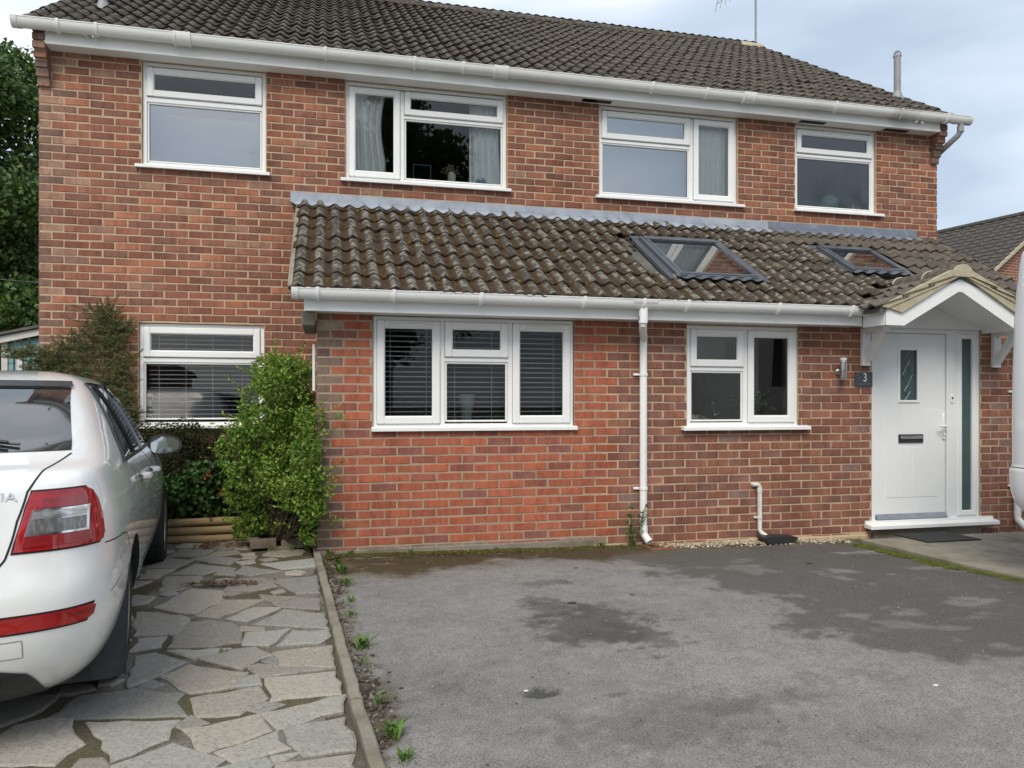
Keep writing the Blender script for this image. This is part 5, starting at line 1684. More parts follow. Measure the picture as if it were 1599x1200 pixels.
# ---- wall shrub trained on the brickwork
wsh = thing('wall_shrub', (.6, -.06, .05), 'brown-green feathery shrub spreading over the brickwork left of the window', 'shrub')
CL = [(.10, 1.74, .26, .10), (.34, 1.80, .22, .14), (.52, 2.00, .13, .20), (.66, 1.88, .14, .16), (.30, 1.60, .34, .10), (.72, 1.62, .10, .16), (.76, 1.35, .11, .18), (.76, 1.05, .13, .22), (-.10, 1.76, .16, .05),
      (.62, 1.46, .10, .12), (.60, 2.14, .10, .08), (.74, 2.02, .08, .08), (.05, 1.58, .18, .07), (.66, .75, .16, .22), (.5, 1.2, .18, .12)]
pts, dirs = [], []
br = MB()
for (x, z, rx, rz) in CL:
    for _ in range(int(66 * (rx + rz) / .3)):
        cx_, cz_ = x + r.normal(0, rx * .5), z + r.normal(0, rz * .5)
        a = r.uniform(-.5, 3.6); L_ = r.uniform(.06, .17)
        d = np.array([math.cos(a), -r.uniform(.1, .6), math.sin(a) * .7]); d /= np.linalg.norm(d)
        o_ = np.array([cx_, -.03 - abs(r.normal(0, .05)), cz_])
        br.tube([tuple(o_), tuple(o_ + d * L_)], [.003, .001], 4, cap=False)
        for q in range(int(L_ / .009)):
            for s_ in (-1, 1):
                pts.append(o_ + d * q * .009 + np.array([-d[2], 0, d[0]]) * s_ * .008 * r.uniform(.3, 1.3)); dirs.append(d + np.array([-d[2], 0, d[0]]) * s_)
pts, dirs = np.array(pts), np.array(dirs)
leaves(pts, .017, .55, pick([(.095, .125, .034, 4), (.130, .150, .046, 3), (.075, .100, .032, 3), (.18, .145, .065, .7)], len(pts), r), dirs * .8, 0, 8, spread=.6).build('foliage', M['leaf_dull'], wsh)
stems(br, (.68, -.06, .05), [np.array([c[0], -.06, c[1]]) for c in CL], .012, r, .55)
br.build('stems', M['bark'], wsh)

# ---- low leafy plants with red flowers
for (px_, py_, h_, rr, lb, nf) in ((1.22, -.50, .62, .22, 'low lobed-leaf plant in the bed behind the timber edging', 0), (1.60, -.46, .74, .20, 'taller lobed-leaf plant with a red flower beside the bright bush', 2), (1.85, -.42, .45, .15, 'small dark plant with one red bloom under the bright bush', 1)):
    t = thing('geranium_plant', (px_, py_, .2), lb, 'plant', 'flowering plants in the bed')
    n_ = int(900 * rr / .2)
    Pq = np.stack([px_ + r.normal(0, rr * .55, n_), py_ + r.normal(0, .10, n_), .24 + (h_ - .22) * r.random(n_) ** .7], 1)
    leaves(Pq, .055, .75, pick([(.045, .115, .025, 4), (.07, .155, .035, 3), (.03, .075, .02, 3)], n_, r), np.array([0, -.5, .6]), .2, int(px_ * 100)).build('foliage', M['leaf'], t)
    mb = MB(); stems(mb, (px_, py_, .2), Pq[:14], .006, r); mb.build('stems', M['bark'], t)
    for q in range(nf):
        mb = MB(); c_ = (px_ - .02 + .11 * q, py_ - .14, h_ - .10 - .17 * q)
        for _ in range(14): mb.add(ico_v * .010 + np.array(c_) + r.normal(0, .016, 3), ico_f)
        mb.build('flower', M['flower'], t, smooth=True)

# ---- bed soil, round timber edging, edging bricks
mb = MB()
xs = np.linspace(-.6, 2.5, 40); ys = np.linspace(-.60, .0, 10)
X, Y = np.meshgrid(xs, ys, indexing='ij')
mb.grid(np.stack([X, Y, .17 + .05 * fbm(X * 6, Y * 6, 91)], -1)); tag(mb.build('flower_bed', M['soil'], smooth=True), kind='structure')
mb = MB(); X, Y = np.meshgrid(np.linspace(1.95, 2.53, 20), np.linspace(-1.12, -.55, 16), indexing='ij')
mb.grid(np.stack([X, Y, .075 + .06 * fbm(X * 6, Y * 6, 93)], -1)); tag(mb.build('soil_patch', M['soil'], smooth=True), kind='structure')
for k, (xa, xb, lb) in enumerate(((1.0, 2.02, 'bottom round timber pole of the bed edging, half hidden by leaves'), (.98, 2.03, 'middle round timber pole of the bed edging'), (.95, 1.99, 'top round timber pole of the bed edging'))):
    mb = MB(); zc = .05 + k * .076 + gz(2, -.6) * .3
    n_ = 9
    mb.tube([(xa + (xb - xa) * i / (n_ - 1), -.63 + .004 * math.sin(i * 1.3 + k) + .012 * k, zc + .003 * math.sin(i + k)) for i in range(n_)], [.037 + .0015 * math.sin(i * 2.1 + k) for i in range(n_)], 14)
    solo('timber_pole', mb, M['wood_log'], ((xa + xb) / 2, -.63, zc - .037), lb, 'timber pole', 'timber edging poles', smooth='auto')
for (x, y, z, a, lb) in ((2.10, -1.16, .02, .10, 'grey edging brick with leaf litter at its end'), (2.36, -1.17, .015, -.02, 'grey edging brick in the middle of the row below the bush'), (2.535, -1.20, .015, .05, 'short grey edging brick against the extension corner'),
                         (2.02, -.98, .02, 1.45, 'edging brick turned towards the wall beside the timber poles'), (2.25, -1.19, -.045, .03, 'sunken edging brick under the upper row')):
    mb = MB(); l_ = .10 if 'short' in lb else .215
    mb.box(-l_ / 2, l_ / 2, -.05, .05, 0, .075, 0, .006, (.19, .15, .115, 1))
    o = mb.build('edging_brick', M['brick']); o.location = (x, y, z + gz(2.3, -1.2) * .7); o.rotation_euler = (0, 0, a)
    tag(o, lb, 'brick', 'edging bricks below the bush')

# ---- the pot plant on the kitchen sill
pp = thing('peace_lily', (6.66, EY + .24, ZE), 'leafy pot plant with pale bloom in the kitchen window', 'plant')
mb = MB(); mb.lathe([(0, ZE), (.055, ZE), (.07, ZE + .09), (.062, ZE + .09), (.05, ZE + .07)], (6.66, EY + .24, 0), 'z', 18); mb.build('pot', M['ceramic'], pp, smooth='auto')
Pq = np.array([6.66, EY + .22, ZE + .17]) + r.normal(0, 1, (90, 3)) * [.085, .035, .055]
leaves(Pq, .10, .34, pick([(.10, .20, .06, 3), (.16, .28, .09, 2), (.06, .13, .04, 2)], 90, r), np.array([0, -.3, .5]), .2, 31).build('foliage', M['leaf'], pp)
mb = MB(); mb.add(ico_v * [.018, .01, .03] + (6.64, EY + .15, ZE + .27), ico_f); mb.add(ico_v * [.014, .01, .024] + (6.70, EY + .16, ZE + .30), ico_f); mb.build('bloom', M['paint_white'], pp, smooth=True)

# ---- weeds
def tuft(x, y, h, n, label, group='weeds along the kerb', broad=.35):
    z = gz(x, y)
    mb = MB()
    for _ in range(n):
        a = r.uniform(0, 6.28); l_ = h * r.uniform(.5, 1.1); ln = r.uniform(.3, 1.0)
        d = np.array([math.cos(a) * ln, math.sin(a) * ln, 1.0]); w = np.array([-math.sin(a), math.cos(a), 0]) * l_ * broad * .25
        b = np.array([x + r.normal(0, .015), y + r.normal(0, .02), z])
        m_ = b + d * l_ * .55; t = b + d * l_ * .85 + np.array([math.cos(a), math.sin(a), -.3]) * l_ * .25
        k_ = r.uniform(.7, 1.3); c = (.10 * k_, .19 * k_, .03 * k_, 1)
        mb.add([b - w * .3, b + w * .3, m_ + w, t, m_ - w], [(0, 1, 2, 4), (4, 2, 3)], 0, c)
    return solo('weed', mb, M['leaf'], (x, y, z), label, 'weed', group)
for (x, y, h, n, lb) in ((2.66, -1.62, .10, 16, 'low weed where the kerb meets the extension corner'), (2.70, -1.95, .10, 18, 'small weed by the kerb end'), (2.735, -2.25, .13, 26, 'bushy weed by the kerb beside the moss'), (2.755, -2.62, .11, 20, 'weed by the second kerb stone'),
                         (2.77, -3.05, .08, 16, 'thin weed by the kerb in loose grit'), (2.775, -3.35, .08, 14, 'flat weed by the kerb in loose grit'), (2.80, -3.95, .14, 26, 'tall bright weed standing alone by the kerb'), (2.815, -4.2, .06, 10, 'seedling by the kerb'),
                         (2.845, -4.70, .07, 12, 'sparse weed by the kerb'), (2.875, -5.05, .12, 30, 'wide bright weed by the near kerb stones'), (2.895, -5.28, .09, 18, 'pale weed by the near kerb stones'), (2.10, -3.86, .05, 14, 'grass tuft in a mossy paving joint')):
    tuft(x, y, h * .62, int(n * 1.3), lb, broad=.42)
for (x, y, h, lb) in ((2.82, EY - .05, .06, 'tiny weed at the wall foot near the kerb end'), (3.30, EY - .05, .05, 'tiny weed at the wall foot below the left light of the wide window'), (4.05, EY - .05, .045, 'tiny weed at the wall foot below the middle of the wide window'),
        (2.33, -1.30, .06, 'tiny weed in front of the middle edging brick'), (2.47, -1.30, .09, 'bushier weed between edging bricks and extension corner'), (2.18, -1.28, .06, 'tiny weed in front of the first edging brick'),
        (5.0, EY - .07, .07, 'tiny weed at the wall foot beside the upright wall weed'), (6.92, EY - .15, .05, 'tiny weed in the gravel next to the black gully lid'), (7.35, EY - .22, .05, 'tiny weed in the gravel by the concrete path corner')):
    tuft(x, y, h, 22, lb, 'weeds at the wall foot', .25)
wd = thing('wall_weed', (5.30, EY - .07, gz(5.3, -1.6)), 'upright leafy weed growing against the wall beside the downpipe', 'weed')
Pq, Dq = [], []
mb = MB()
for s_ in range(7):
    tx, hh = r.normal(0, .06), r.uniform(.12, .40) * (1.0 if s_ else 1.25)
    b = np.array([5.30 + r.normal(0, .02), EY - .07, .02]); t = b + np.array([tx, -abs(r.normal(0, .03)), hh]); mb.tube([tuple(b), tuple(t)], [.004, .002], 5)
    for q in range(9):
        Pq.append(b + (t - b) * (q + 1) / 9 + r.normal(0, .014, 3)); Dq.append((r.normal(), -.5, .3))
mb.build('stems', M['bark'], wd)
leaves(np.array(Pq), .055, .45, pick([(.07, .15, .03, 3), (.10, .20, .04, 2)], len(Pq), r), np.array(Dq), .1, 12).build('foliage', M['leaf'], wd)

# ---- trees
def tree(name, base, h, cz, rad, n, leaf, pal, label, seed, group=None, nb=16):
    q = np.random.default_rng(seed)
    t = thing(name, base, label, 'tree', group)
    cl = []
    for _ in range(nb * 3):
        d = q.normal(size=3); d /= np.linalg.norm(d); k = q.uniform(.35, .95)
        cl.append((base[0] + d[0] * rad[0] * k, base[1] + d[1] * rad[1] * k, cz + d[2] * rad[2] * k, rad[0] * q.uniform(.16, .3), rad[1] * q.uniform(.16, .3), rad[2] * q.uniform(.12, .24)))
    P, D = clumps(cl, n, q, .55)
    P = P + q.normal(0, leaf * .8, P.shape)
    leaves(P, leaf, .7, pick(pal, n, q), D * .3 + [0, 0, .3], .1, seed).build('crown', M['leaf'], t)
    mb = MB()
    mb.tube([(base[0], base[1], base[2] - .3), (base[0] + .1, base[1], base[2] + h * .25), (base[0] - .1, base[1] + .1, cz), (base[0], base[1], cz + rad[2] * .7)], [.05 * rad[0] + .12, .04 * rad[0] + .09, .1, .03], 10)
    for c in cl[:nb * 2]:
        zz = max(base[2] + h * .3, min(c[2] - .6, cz + rad[2] * .4))
        s0 = (base[0], base[1] + .05, zz)
        mb.tube([s0, ((s0[0] + c[0]) / 2, (s0[1] + c[1]) / 2, (zz + c[2]) / 2 + .2), (c[0], c[1], c[2])], [.07, .045, .012], 6)
    mb.build('trunk', M['bark'], t, smooth=True)
    return t
TP = [(.065, .125, .032, 4), (.095, .17, .04, 3), (.14, .21, .045, 1.5), (.042, .085, .025, 3)]
tree('broadleaf_tree', (-7.0, 13.5, 0), 11, 6.5, (4.3, 3.8, 4.9), 110000, .15, TP, 'big dark leafy tree rising behind the blue shed', 5)
tree('broadleaf_tree', (-9.0, 19, 0), 12, 5.6, (6.0, 4.0, 5.2), 40000, .30, TP, 'further leafy tree standing behind the dark one by the shed', 6)
far = [o for o in COL.objects if o.get('label', '').startswith('further leafy tree')][0]
for (x, y, s_, a, lb) in ((-19, 27, 1.0, 1.0, 'distant tree at the far left of the gardens'), (-13.5, 33, 1.1, 2.2, 'distant tree behind the pair by the shed'), (-3.5, 34, .95, 4.0, 'distant tree behind the house roof'), (27, 36, 1.0, 3.1, 'distant tree behind the neighbouring house')):
    t = far.copy(); COL.objects.link(t); t.location = (x, y, 0); t.scale = (s_,) * 3; t.rotation_euler = (0, 0, a); t['label'] = lb; t['group'] = 'trees beyond the gardens'
    for ch in far.children:
        c = ch.copy(); COL.objects.link(c); c.parent = t
# across the road, seen only mirrored in the panes
tree('broadleaf_tree', (4.7, -24, 0), 13, 8.2, (4.6, 3.4, 6.2), 34000, .26, TP, 'tall tree across the road, facing the curtained upstairs window', 7)
tree('broadleaf_tree', (22.5, -19, 0), 9, 5.4, (4.8, 4, 3.8), 12000, .24, TP, 'spreading tree across the road, far along the street', 8)

# ================================================================== shed, lamp, wire, neighbour
sx, sy = -3.12, 7.75
sh_ = thing('garden_shed', (-1.8, sy + 1, 0), 'pale blue boarded shed with white trim beside the house', 'shed')
prof = lambda x: 2.42 + .26 * (x - sx) if x < -1.2 else 2.42 + .26 * (1.92) - .26 * (x + 1.2)
for k in range(20):
    z0 = .15 + k * .135
    xa, xb = sx + .08, .70
    # clip board ends to the roof slope
    if z0 + .13 > 2.40: xa = max(xa, sx + (z0 + .13 - 2.40) / .26); xb = min(xb, .72 - (z0 + .13 - 2.40) / .26)
    if xb - xa < .1: break
    mb = MB(); mb.prism([(sy + .02, z0), (sy, z0), (sy + .012, z0 + .132), (sy + .02, z0 + .132)], 'x', xa, xb); mb.build('board', M['shed_blue'], sh_)
mb = MB(); mb.box(sx + .05, .7, sy + .021, sy + 2.2, 0, 2.38); mb.build('wall', M['shed_blue'], sh_)
mb = MB(); mb.prism([(sx + .05, 2.38), (.7, 2.38), (-1.2, 2.86)], 'y', sy + .022, sy + 2.2); mb.build('gable', M['shed_blue'], sh_)
mb = MB(); mb.box(sx, sx + .10, sy - .02, sy + .05, 0, 2.45); mb.build('corner_trim', M['shed_white'], sh_)
mb = MB(); mb.prism([(sx - .2, 2.34), (-1.2, 2.86), (-1.2, 2.98), (sx - .2, 2.46)], 'y', sy - .10, sy - .06); mb.prism([(.9, 2.34), (.9, 2.46), (-1.2, 2.98), (-1.2, 2.86)], 'y', sy - .10, sy - .06); mb.build('barge_board', M['shed_white'], sh_)
mb = MB(); mb.prism([(sx - .25, 2.47), (-1.2, 2.99), (-1.2, 3.04), (sx - .25, 2.52)], 'y', sy - .15, sy + 2.4); mb.prism([(.95, 2.47), (.95, 2.52), (-1.2, 3.04), (-1.2, 2.99)], 'y', sy - .15, sy + 2.4); mb.build('roof', M['felt'], sh_)
lp = thing('garden_lamp', (-.66, 1.47, 0), 'black post lamp with white glass in front of the blue shed', 'lamp')
mb = MB(); mb.tube([(-.66, 1.47, -.1), (-.66, 1.47, 1.64)], .028, 10); mb.box(-.715, -.605, 1.415, 1.525, 1.60, 1.66, 0, .008); mb.build('post', M['plastic_black'], lp)
mb = MB(); mb.box(-.69, -.63, 1.44, 1.50, 1.66, 1.86, 0, .006); mb.build('glass', M['lamp_glass'], lp)
mb = MB(); mb.box(-.71, -.61, 1.42, 1.52, 1.86, 1.885, 0, .006); mb.box(-.712, -.70, 1.42, 1.432, 1.64, 1.87); mb.build('cap', M['plastic_black'], lp)
mb = MB(); mb.tube([(-9 + i * .9, 9.5 + .05 * i, 4.25 - .05 * i - .02 * math.sin(math.pi * i / 12) * 6) for i in range(13)], .012, 6); solo('overhead_cable', mb, M['plastic_black'], (-4, 9.7, 0), 'thin black cable crossing in front of the dark tree', 'cable')

def plain_house(name, origin, rz, w, d, eave, pitch, label, roof_rows=22):
    """gabled house, ridge along local y, gable on local y=0"""
    t = thing(name, origin, label, 'house'); t['local'] = 1; t.rotation_euler = (0, 0, rz)
    rh = eave + math.tan(pitch) * w / 2
    mb = MB(); mb.prism([(-w / 2, 0), (w / 2, 0), (w / 2, eave), (0, rh), (-w / 2, eave)], 'y', 0, d); mb.build('wall', M['far_brick'], t, off=(0, 0, 0))
    ov = .25
    for s_ in (-1, 1):
        P = []
        L_ = (w / 2 + ov) / math.cos(pitch)
        prof_ = []
        for k in range(roof_rows):
            d0, d1 = k * L_ / roof_rows, (k + 1) * L_ / roof_rows
            for dd, up in ((d0, .055), (d1, .02)):
                prof_.append((s_ * (w / 2 + ov - dd * math.cos(pitch)), eave - ov * math.tan(pitch) + dd * math.sin(pitch) + up))
        ny = int(d / .30)
        ys_ = np.linspace(-.15, d + .15, ny * 2 + 1)
        rows_ = [[(px, y, pz + (.03 if i % 2 else 0)) for i, y in enumerate(ys_)] for px, pz in prof_]
        mb = MB(); mb.grid(rows_, 0, None, s_ < 0); mb.build('roof', M['tile_far'], t, off=(0, 0, 0))
        b = MB(); b.prism([(s_ * (w / 2 + ov), eave - ov * math.tan(pitch) - .02), (s_ * (w / 2 + ov), eave - ov * math.tan(pitch) + .05), (0, rh + .05), (0, rh - .05)][::s_], 'y', -.17, -.12); b.build('verge', M['cement'], t, off=(0, 0, 0))
    mb = MB(); mb.tube([(0, -.15, rh + .03), (0, d + .15, rh + .03)], .10, 8); mb.build('ridge', M['tile_far'], t, off=(0, 0, 0))
    for (wx, wz) in ((-w * .22, 1.0), (w * .22, 1.0), (-w * .22, 3.4), (w * .22, 3.4)):
        if wz + 1.1 > eave + .6: continue
        mb = MB(); rframe(mb, wx - .6, wx + .6, wz, wz + 1.1, .08, -.03, .05, .005); f_ = mb.build('window', M['upvc'], t, off=(0, 0, 0))
        mb = MB(); mb.add([(wx - .53, -.01, wz + .07), (wx + .53, -.01, wz + .07), (wx + .53, -.01, wz + 1.03), (wx - .53, -.01, wz + 1.03)], [(0, 1, 2, 3)]); mb.build('pane', M['car_glass'], f_, off=(0, 0, 0))
    return t
fb = bpy.data.materials.new('far_brick'); fb.use_nodes = True
nt = fb.node_tree; bt = nt.nodes.new('ShaderNodeTexBrick'); tc = nt.nodes.new('ShaderNodeTexCoord'); mpn = nt.nodes.new('ShaderNodeMapping')
mpn.inputs['Rotation'].default_value = (R(90), 0, 0)
bt.inputs['Color1'].default_value = (.26, .085, .055, 1); bt.inputs['Color2'].default_value = (.19, .072, .055, 1); bt.inputs['Mortar'].default_value = (.40, .30, .21, 1)
bt.inputs['Scale'].default_value = 1; bt.inputs['Brick Width'].default_value = .225; bt.inputs['Row Height'].default_value = .075; bt.inputs['Mortar Size'].default_value = .010
nt.links.new(tc.outputs['Object'], mpn.inputs['Vector']); nt.links.new(mpn.outputs['Vector'], bt.inputs['Vector']); nt.links.new(bt.outputs['Color'], nt.nodes['Principled BSDF'].inputs['Base Color'])
nt.nodes['Principled BSDF'].inputs['Roughness'].default_value = .9
M['far_brick'] = fb
M['tile_far'] = mat('tile_far', (.085, .075, .065), .95, noise=(14, (.045, .04, .035), .4, .65), bump=.6, bscale=30, dirt=(9, (.34, .32, .28), .64, .70))
plain_house('neighbour_house', (22.1, 8.9, 0), R(11), 8.4, 10, 3.75, R(34.5), 'brick gabled house with brown roof standing beyond the porch')
plain_house('opposite_house', (16.5, -22, 0), R(195), 8.4, 9, 4.6, R(35), 'brick gabled house across the road, facing the front door')
plain_house('opposite_house', (-7.0, -25, 0), R(172), 8.4, 9, 2.6, R(30), 'low brick gabled house across the road, facing the parked car')

# ================================================================== VEHICLES
def pchip(xs, ys, x):
    xs, ys = np.asarray(xs, float), np.asarray(ys, float)
    h = np.diff(xs); dl = np.diff(ys) / h
    m = np.zeros(len(xs)); m[0], m[-1] = dl[0], dl[-1]
    for i in range(1, len(xs) - 1):
        if dl[i - 1] * dl[i] > 0:
            w1, w2 = 2 * h[i] + h[i - 1], h[i] + 2 * h[i - 1]
            m[i] = (w1 + w2) / (w1 / dl[i - 1] + w2 / dl[i])
    x = np.clip(x, xs[0], xs[-1])
    k = np.clip(np.searchsorted(xs, x) - 1, 0, len(h) - 1)
    t = (x - xs[k]) / h[k]
    return ((1 + 2 * t) * (1 - t) ** 2 * ys[k] + t * (1 - t) ** 2 * h[k] * m[k] + t * t * (3 - 2 * t) * ys[k + 1] + t * t * (t - 1) * h[k] * m[k + 1])

class Shell:
    """a body given as plan outlines stacked by height; q runs 0 (rear centre) .. 1 (front centre) along the right side"""
    def __init__(s, Z, W, YR, YF, rear, front):
        s.Z, s.W, s.YR, s.YF, s.rear, s.front = Z, W, YR, YF, rear, front
        s.nq = len(rear) + len(front)
    def pt(s, q, z):
        w, yr, yf = (float(pchip(s.Z, t, z)) for t in (s.W, s.YR, s.YF))
        k = min(1., (yf - yr) / 2.6)
        P = [(fx * w, yr + dy * k) for fx, dy in s.rear] + [(fx * w, yf - dy * k) for fx, dy in s.front]
        t = q * (len(P) - 1)
        i = min(int(t), len(P) - 2); f = t - i
        p0, p1, p2, p3 = P[max(i - 1, 0)] if i else (-P[1][0], P[1][1]), P[i], P[i + 1], P[i + 2] if i + 2 < len(P) else (-P[-2][0], P[-2][1])
        out = []
        for a, b, c, d in zip(p0, p1, p2, p3):
            out.append(.5 * (2 * b + (c - a) * f + (2 * a - 5 * b + 4 * c - d) * f * f + (3 * b - a - 3 * c + d) * f ** 3))
        return np.array([out[0], out[1], z])
    def nrm(s, q, z, e=.004):
        a = s.pt(min(q + e, 1), z) - s.pt(max(q - e, 0), z); b = s.pt(q, min(z + .01, s.Z[-1])) - s.pt(q, max(z - .01, s.Z[0]))
        n = np.cross(a, b); return n / max(np.linalg.norm(n), 1e-9)
    def q_at(s, z, x=None, y=None):
        """q on the rear half where x (or y) is reached at height z"""
        lo, hi = 0., .75
        for _ in range(40):
            m = (lo + hi) / 2; p = s.pt(m, z)
            v = p[0] - x if x is not None else p[1] - y
            if v < 0: lo = m
            else: hi = m
        return lo
    def patch(s, rows, off, nu=16, mirror=False):
        """rows: list of (z, q0, q1) from bottom to top -> surface offset outwards"""
        P = []
        for z, a, b in rows:
            r_ = []
            for u in np.linspace(a, b, nu):
                p = s.pt(u, z) + s.nrm(u, z) * off
                r_.append((-p[0] if mirror else p[0], p[1], p[2]))
            P.append(r_)
        mb = MB(); mb.grid(P, 0, None, mirror)
        # a rim back to the body so the patch has thickness
        e = [P[0], [P[i][-1] for i in range(len(P))], P[-1][::-1], [P[i][0] for i in range(len(P))][::-1]]
        ring = [p for k in e for p in k[:-1]]
        cen = []
        for p in ring: cen.append(p)
        n = len(ring)
        nn = []
        mid = np.mean(ring, axis=0)
        for p in ring:
            d = (np.array(p) - mid); d /= max(np.linalg.norm(d), 1e-6)
            nn.append(np.array(p) + d * off * .6)
        # inward copy
        z_m = np.mean([r0[0] for r0 in rows]); q_m = np.mean([(r0[1] + r0[2]) / 2 for r0 in rows])
        nv = s.nrm(q_m, z_m);
        if mirror: nv = nv * [-1, 1, 1]
        inn = [tuple(np.array(p) - nv * (off + .006)) for p in nn]
        f = [(i, (i + 1) % n, n + (i + 1) % n, n + i) for i in range(n)]
        mb.add(ring + inn, f if mirror else [g[::-1] for g in f])
        return mb
    def line(s, pts, w=.004, off=.0015, mirror=False):
        """panel gap: thin strip through (q,z) points"""
        Q = []
        for i in range(len(pts) - 1):
            for t in np.linspace(0, 1, 7)[:-1 if i < len(pts) - 2 else None]:
                Q.append(tuple(np.array(pts[i]) + (np.array(pts[i + 1]) - np.array(pts[i])) * t))
        P = [s.pt(*p) + s.nrm(*p) * off for p in Q]
        mb = MB(); rows = [[], []]
        for i, p in enumerate(P):
            d = P[min(i + 1, len(P) - 1)] - P[max(i - 1, 0)]; d /= np.linalg.norm(d)
            sd = np.cross(d, s.nrm(*Q[i]))
            for k, sg_ in ((0, 1), (1, -1)):
                v = p + sd * w * sg_ * .5; rows[k].append((-v[0] if mirror else v[0], v[1], v[2]))
        mb.grid(rows, 0, None, mirror)
        return mb
    def body(s, zs, nq=110):
        rings = []
        for z in zs:
            half = [s.pt(q, z) for q in np.linspace(0, 1, nq)]
            rings.append([tuple(p) for p in half] + [(-p[0], p[1], p[2]) for p in half[-2:0:-1]])
        n = len(rings[0])
        v = [p for r_ in rings for p in r_]
        f = []
        for i in range(len(rings) - 1):
            for j in range(n):
                k = (j + 1) % n
                f.append((i * n + j, i * n + k, (i + 1) * n + k, (i + 1) * n + j))
        f.append(tuple(range(n - 1, -1, -1)))
        f.append(tuple(range((len(rings) - 1) * n, len(rings) * n)))
        mb = MB(); mb.add(v, f)
        return mb

def carve(body_me, cutters, name, mats, parent):
    """boolean the wheel arches out; returns the finished part"""
    o = bpy.data.objects.new('tmp_body', body_me); COL.objects.link(o)
    tmp = []
    for c in cutters:
        co = bpy.data.objects.new('tmp_cut', c); COL.objects.link(co); tmp.append(co)
        md = o.modifiers.new('b', 'BOOLEAN'); md.operation = 'DIFFERENCE'; md.object = co; md.solver = 'EXACT'
    dg = bpy.context.evaluated_depsgraph_get(); dg.update()
    me = bpy.data.meshes.new_from_object(o.evaluated_get(dg))
    bpy.data.objects.remove(o)
    for co in tmp: bpy.data.objects.remove(co)
    me.name = name
    me.polygons.foreach_set('use_smooth', [True] * len(me.polygons))
    me.set_sharp_from_angle(angle=R(34))
    ob = bpy.data.objects.new(name, me); COL.objects.link(ob); ob.parent = parent
    return ob

def wheel(parent, x, y, side, rad=.315, width=.21, rim=.205, spokes=5):
    """side +1 right, -1 left; x is the outer face"""
    t = MB()
    w = width
    prof = [(rim, -w), (rad - .05, -w - .004), (rad - .012, -w + .012), (rad, -w + .035), (rad, -.035), (rad - .012, -.012), (rad - .05, .003), (rim + .01, -.004), (rim, -.012)]
    prof = [(a, h * side) for a, h in prof]
    t.lathe(prof, (x, y, rad), 'x', 44)
    for k in range(44):          # tread blocks
        a = 2 * math.pi * k / 44
        for (h0, h1) in ((-.175, -.125), (-.115, -.065), (-.055, -.03)):
            c, s_ = math.cos(a), math.sin(a)
            vv = []
            for hh in (h0, h1):
                for da in (-.045, .045):
                    for rr in (rad - .002, rad + .005):
                        vv.append((x + hh * side, y + rr * math.cos(a + da + hh * 1.2), rad + rr * math.sin(a + da + hh * 1.2)))
            t.add(vv, [(0, 1, 3, 2), (4, 6, 7, 5), (0, 4, 5, 1), (2, 3, 7, 6), (1, 5, 7, 3)])
    wt_ = t.build('wheel', M['rubber'], parent, smooth='auto', off=(0, 0, 0))
    rm_ = MB()
    rm_.lathe([(rim + .004, -.002 * side), (rim - .012, -.012 * side), (rim - .02, -.09 * side), (.03, -.10 * side), (0, -.10 * side)], (x, y, rad), 'x', 36)
    for k in range(spokes):
        for da in (-.13, .13):
            a = 2 * math.pi * k / spokes + .3 + da
            c, s_ = math.cos(a), math.sin(a)
            u = np.array([0, c, s_]); v = np.array([0, -s_, c])
            o_ = np.array([x - .030 * side, y, rad])
            p = [o_ + u * .04 - v * .020, o_ + u * .04 + v * .020, o_ + u * (rim - .01) + v * .016 + [.012 * side, 0, 0], o_ + u * (rim - .01) - v * .016 + [.012 * side, 0, 0]]
            q_ = [w_ - np.array([.04 * side, 0, 0]) for w_ in p]
            rm_.add(p + q_, [(0, 1, 2, 3), (0, 4, 5, 1), (1, 5, 6, 2), (3, 2, 6, 7), (0, 3, 7, 4)])
    rm_.lathe([(0, -.012 * side), (.035, -.014 * side), (.055, -.028 * side), (.055, -.07 * side)], (x, y, rad), 'x', 20)
    rm_.build('rim', M['alloy'], wt_, smooth='auto', off=(0, 0, 0))
    return wt_

# ---------------- the white hatchback
car = thing('parked_car', (.970, -5.177, 0), 'white hatchback parked nose to the house on the stone paving', 'car')
car['local'] = 1
car.rotation_euler = (0, 0, R(7.9))
CZ = [.20, .26, .36, .48, .60, .72, .80, .88, .95, 1.00, 1.035, 1.075, 1.12, 1.21, 1.325, 1.40, 1.442, 1.474, 1.487, 1.493]
CW = [.78, .83, .875, .898, .905, .907, .905, .893, .876, .860, .848, .832, .810, .765, .695, .635, .575, .455, .33, .20]
CR = [.20, .11, .045, .012, .0, .022, .030, .040, .050, .062, .10, .30, .46, .69, 1.00, 1.26, 1.46, 1.75, 2.0, 2.2]
CF = [4.40, 4.52, 4.60, 4.62, 4.61, 4.56, 4.46, 4.26, 3.92, 3.60, 3.42, 3.30, 3.20, 3.03, 2.82, 2.66, 2.55, 2.44, 2.38, 2.33]
REAR = [(0, 0), (.33, .006), (.58, .028), (.76, .07), (.875, .14), (.945, .25), (.98, .42), (.995, .70), (1.0, 1.1), (1.0, 1.55), (1.0, 1.9)]
FRONT = [(1.0, 1.6), (.995, 1.15), (.985, .80), (.955, .50), (.90, .28), (.78, .13), (.58, .05), (.32, .012), (0, 0)]
cs = Shell(CZ, CW, CR, CF, REAR, FRONT)
zs = np.unique(np.concatenate([np.linspace(.20, 1.0, 40), np.linspace(1.0, 1.12, 16), np.linspace(1.12, 1.44, 26), np.linspace(1.44, 1.493, 8)]))
bme = cs.body(zs, 120).mesh('body', [M['car_white'], M['plastic_black']])
cut = []
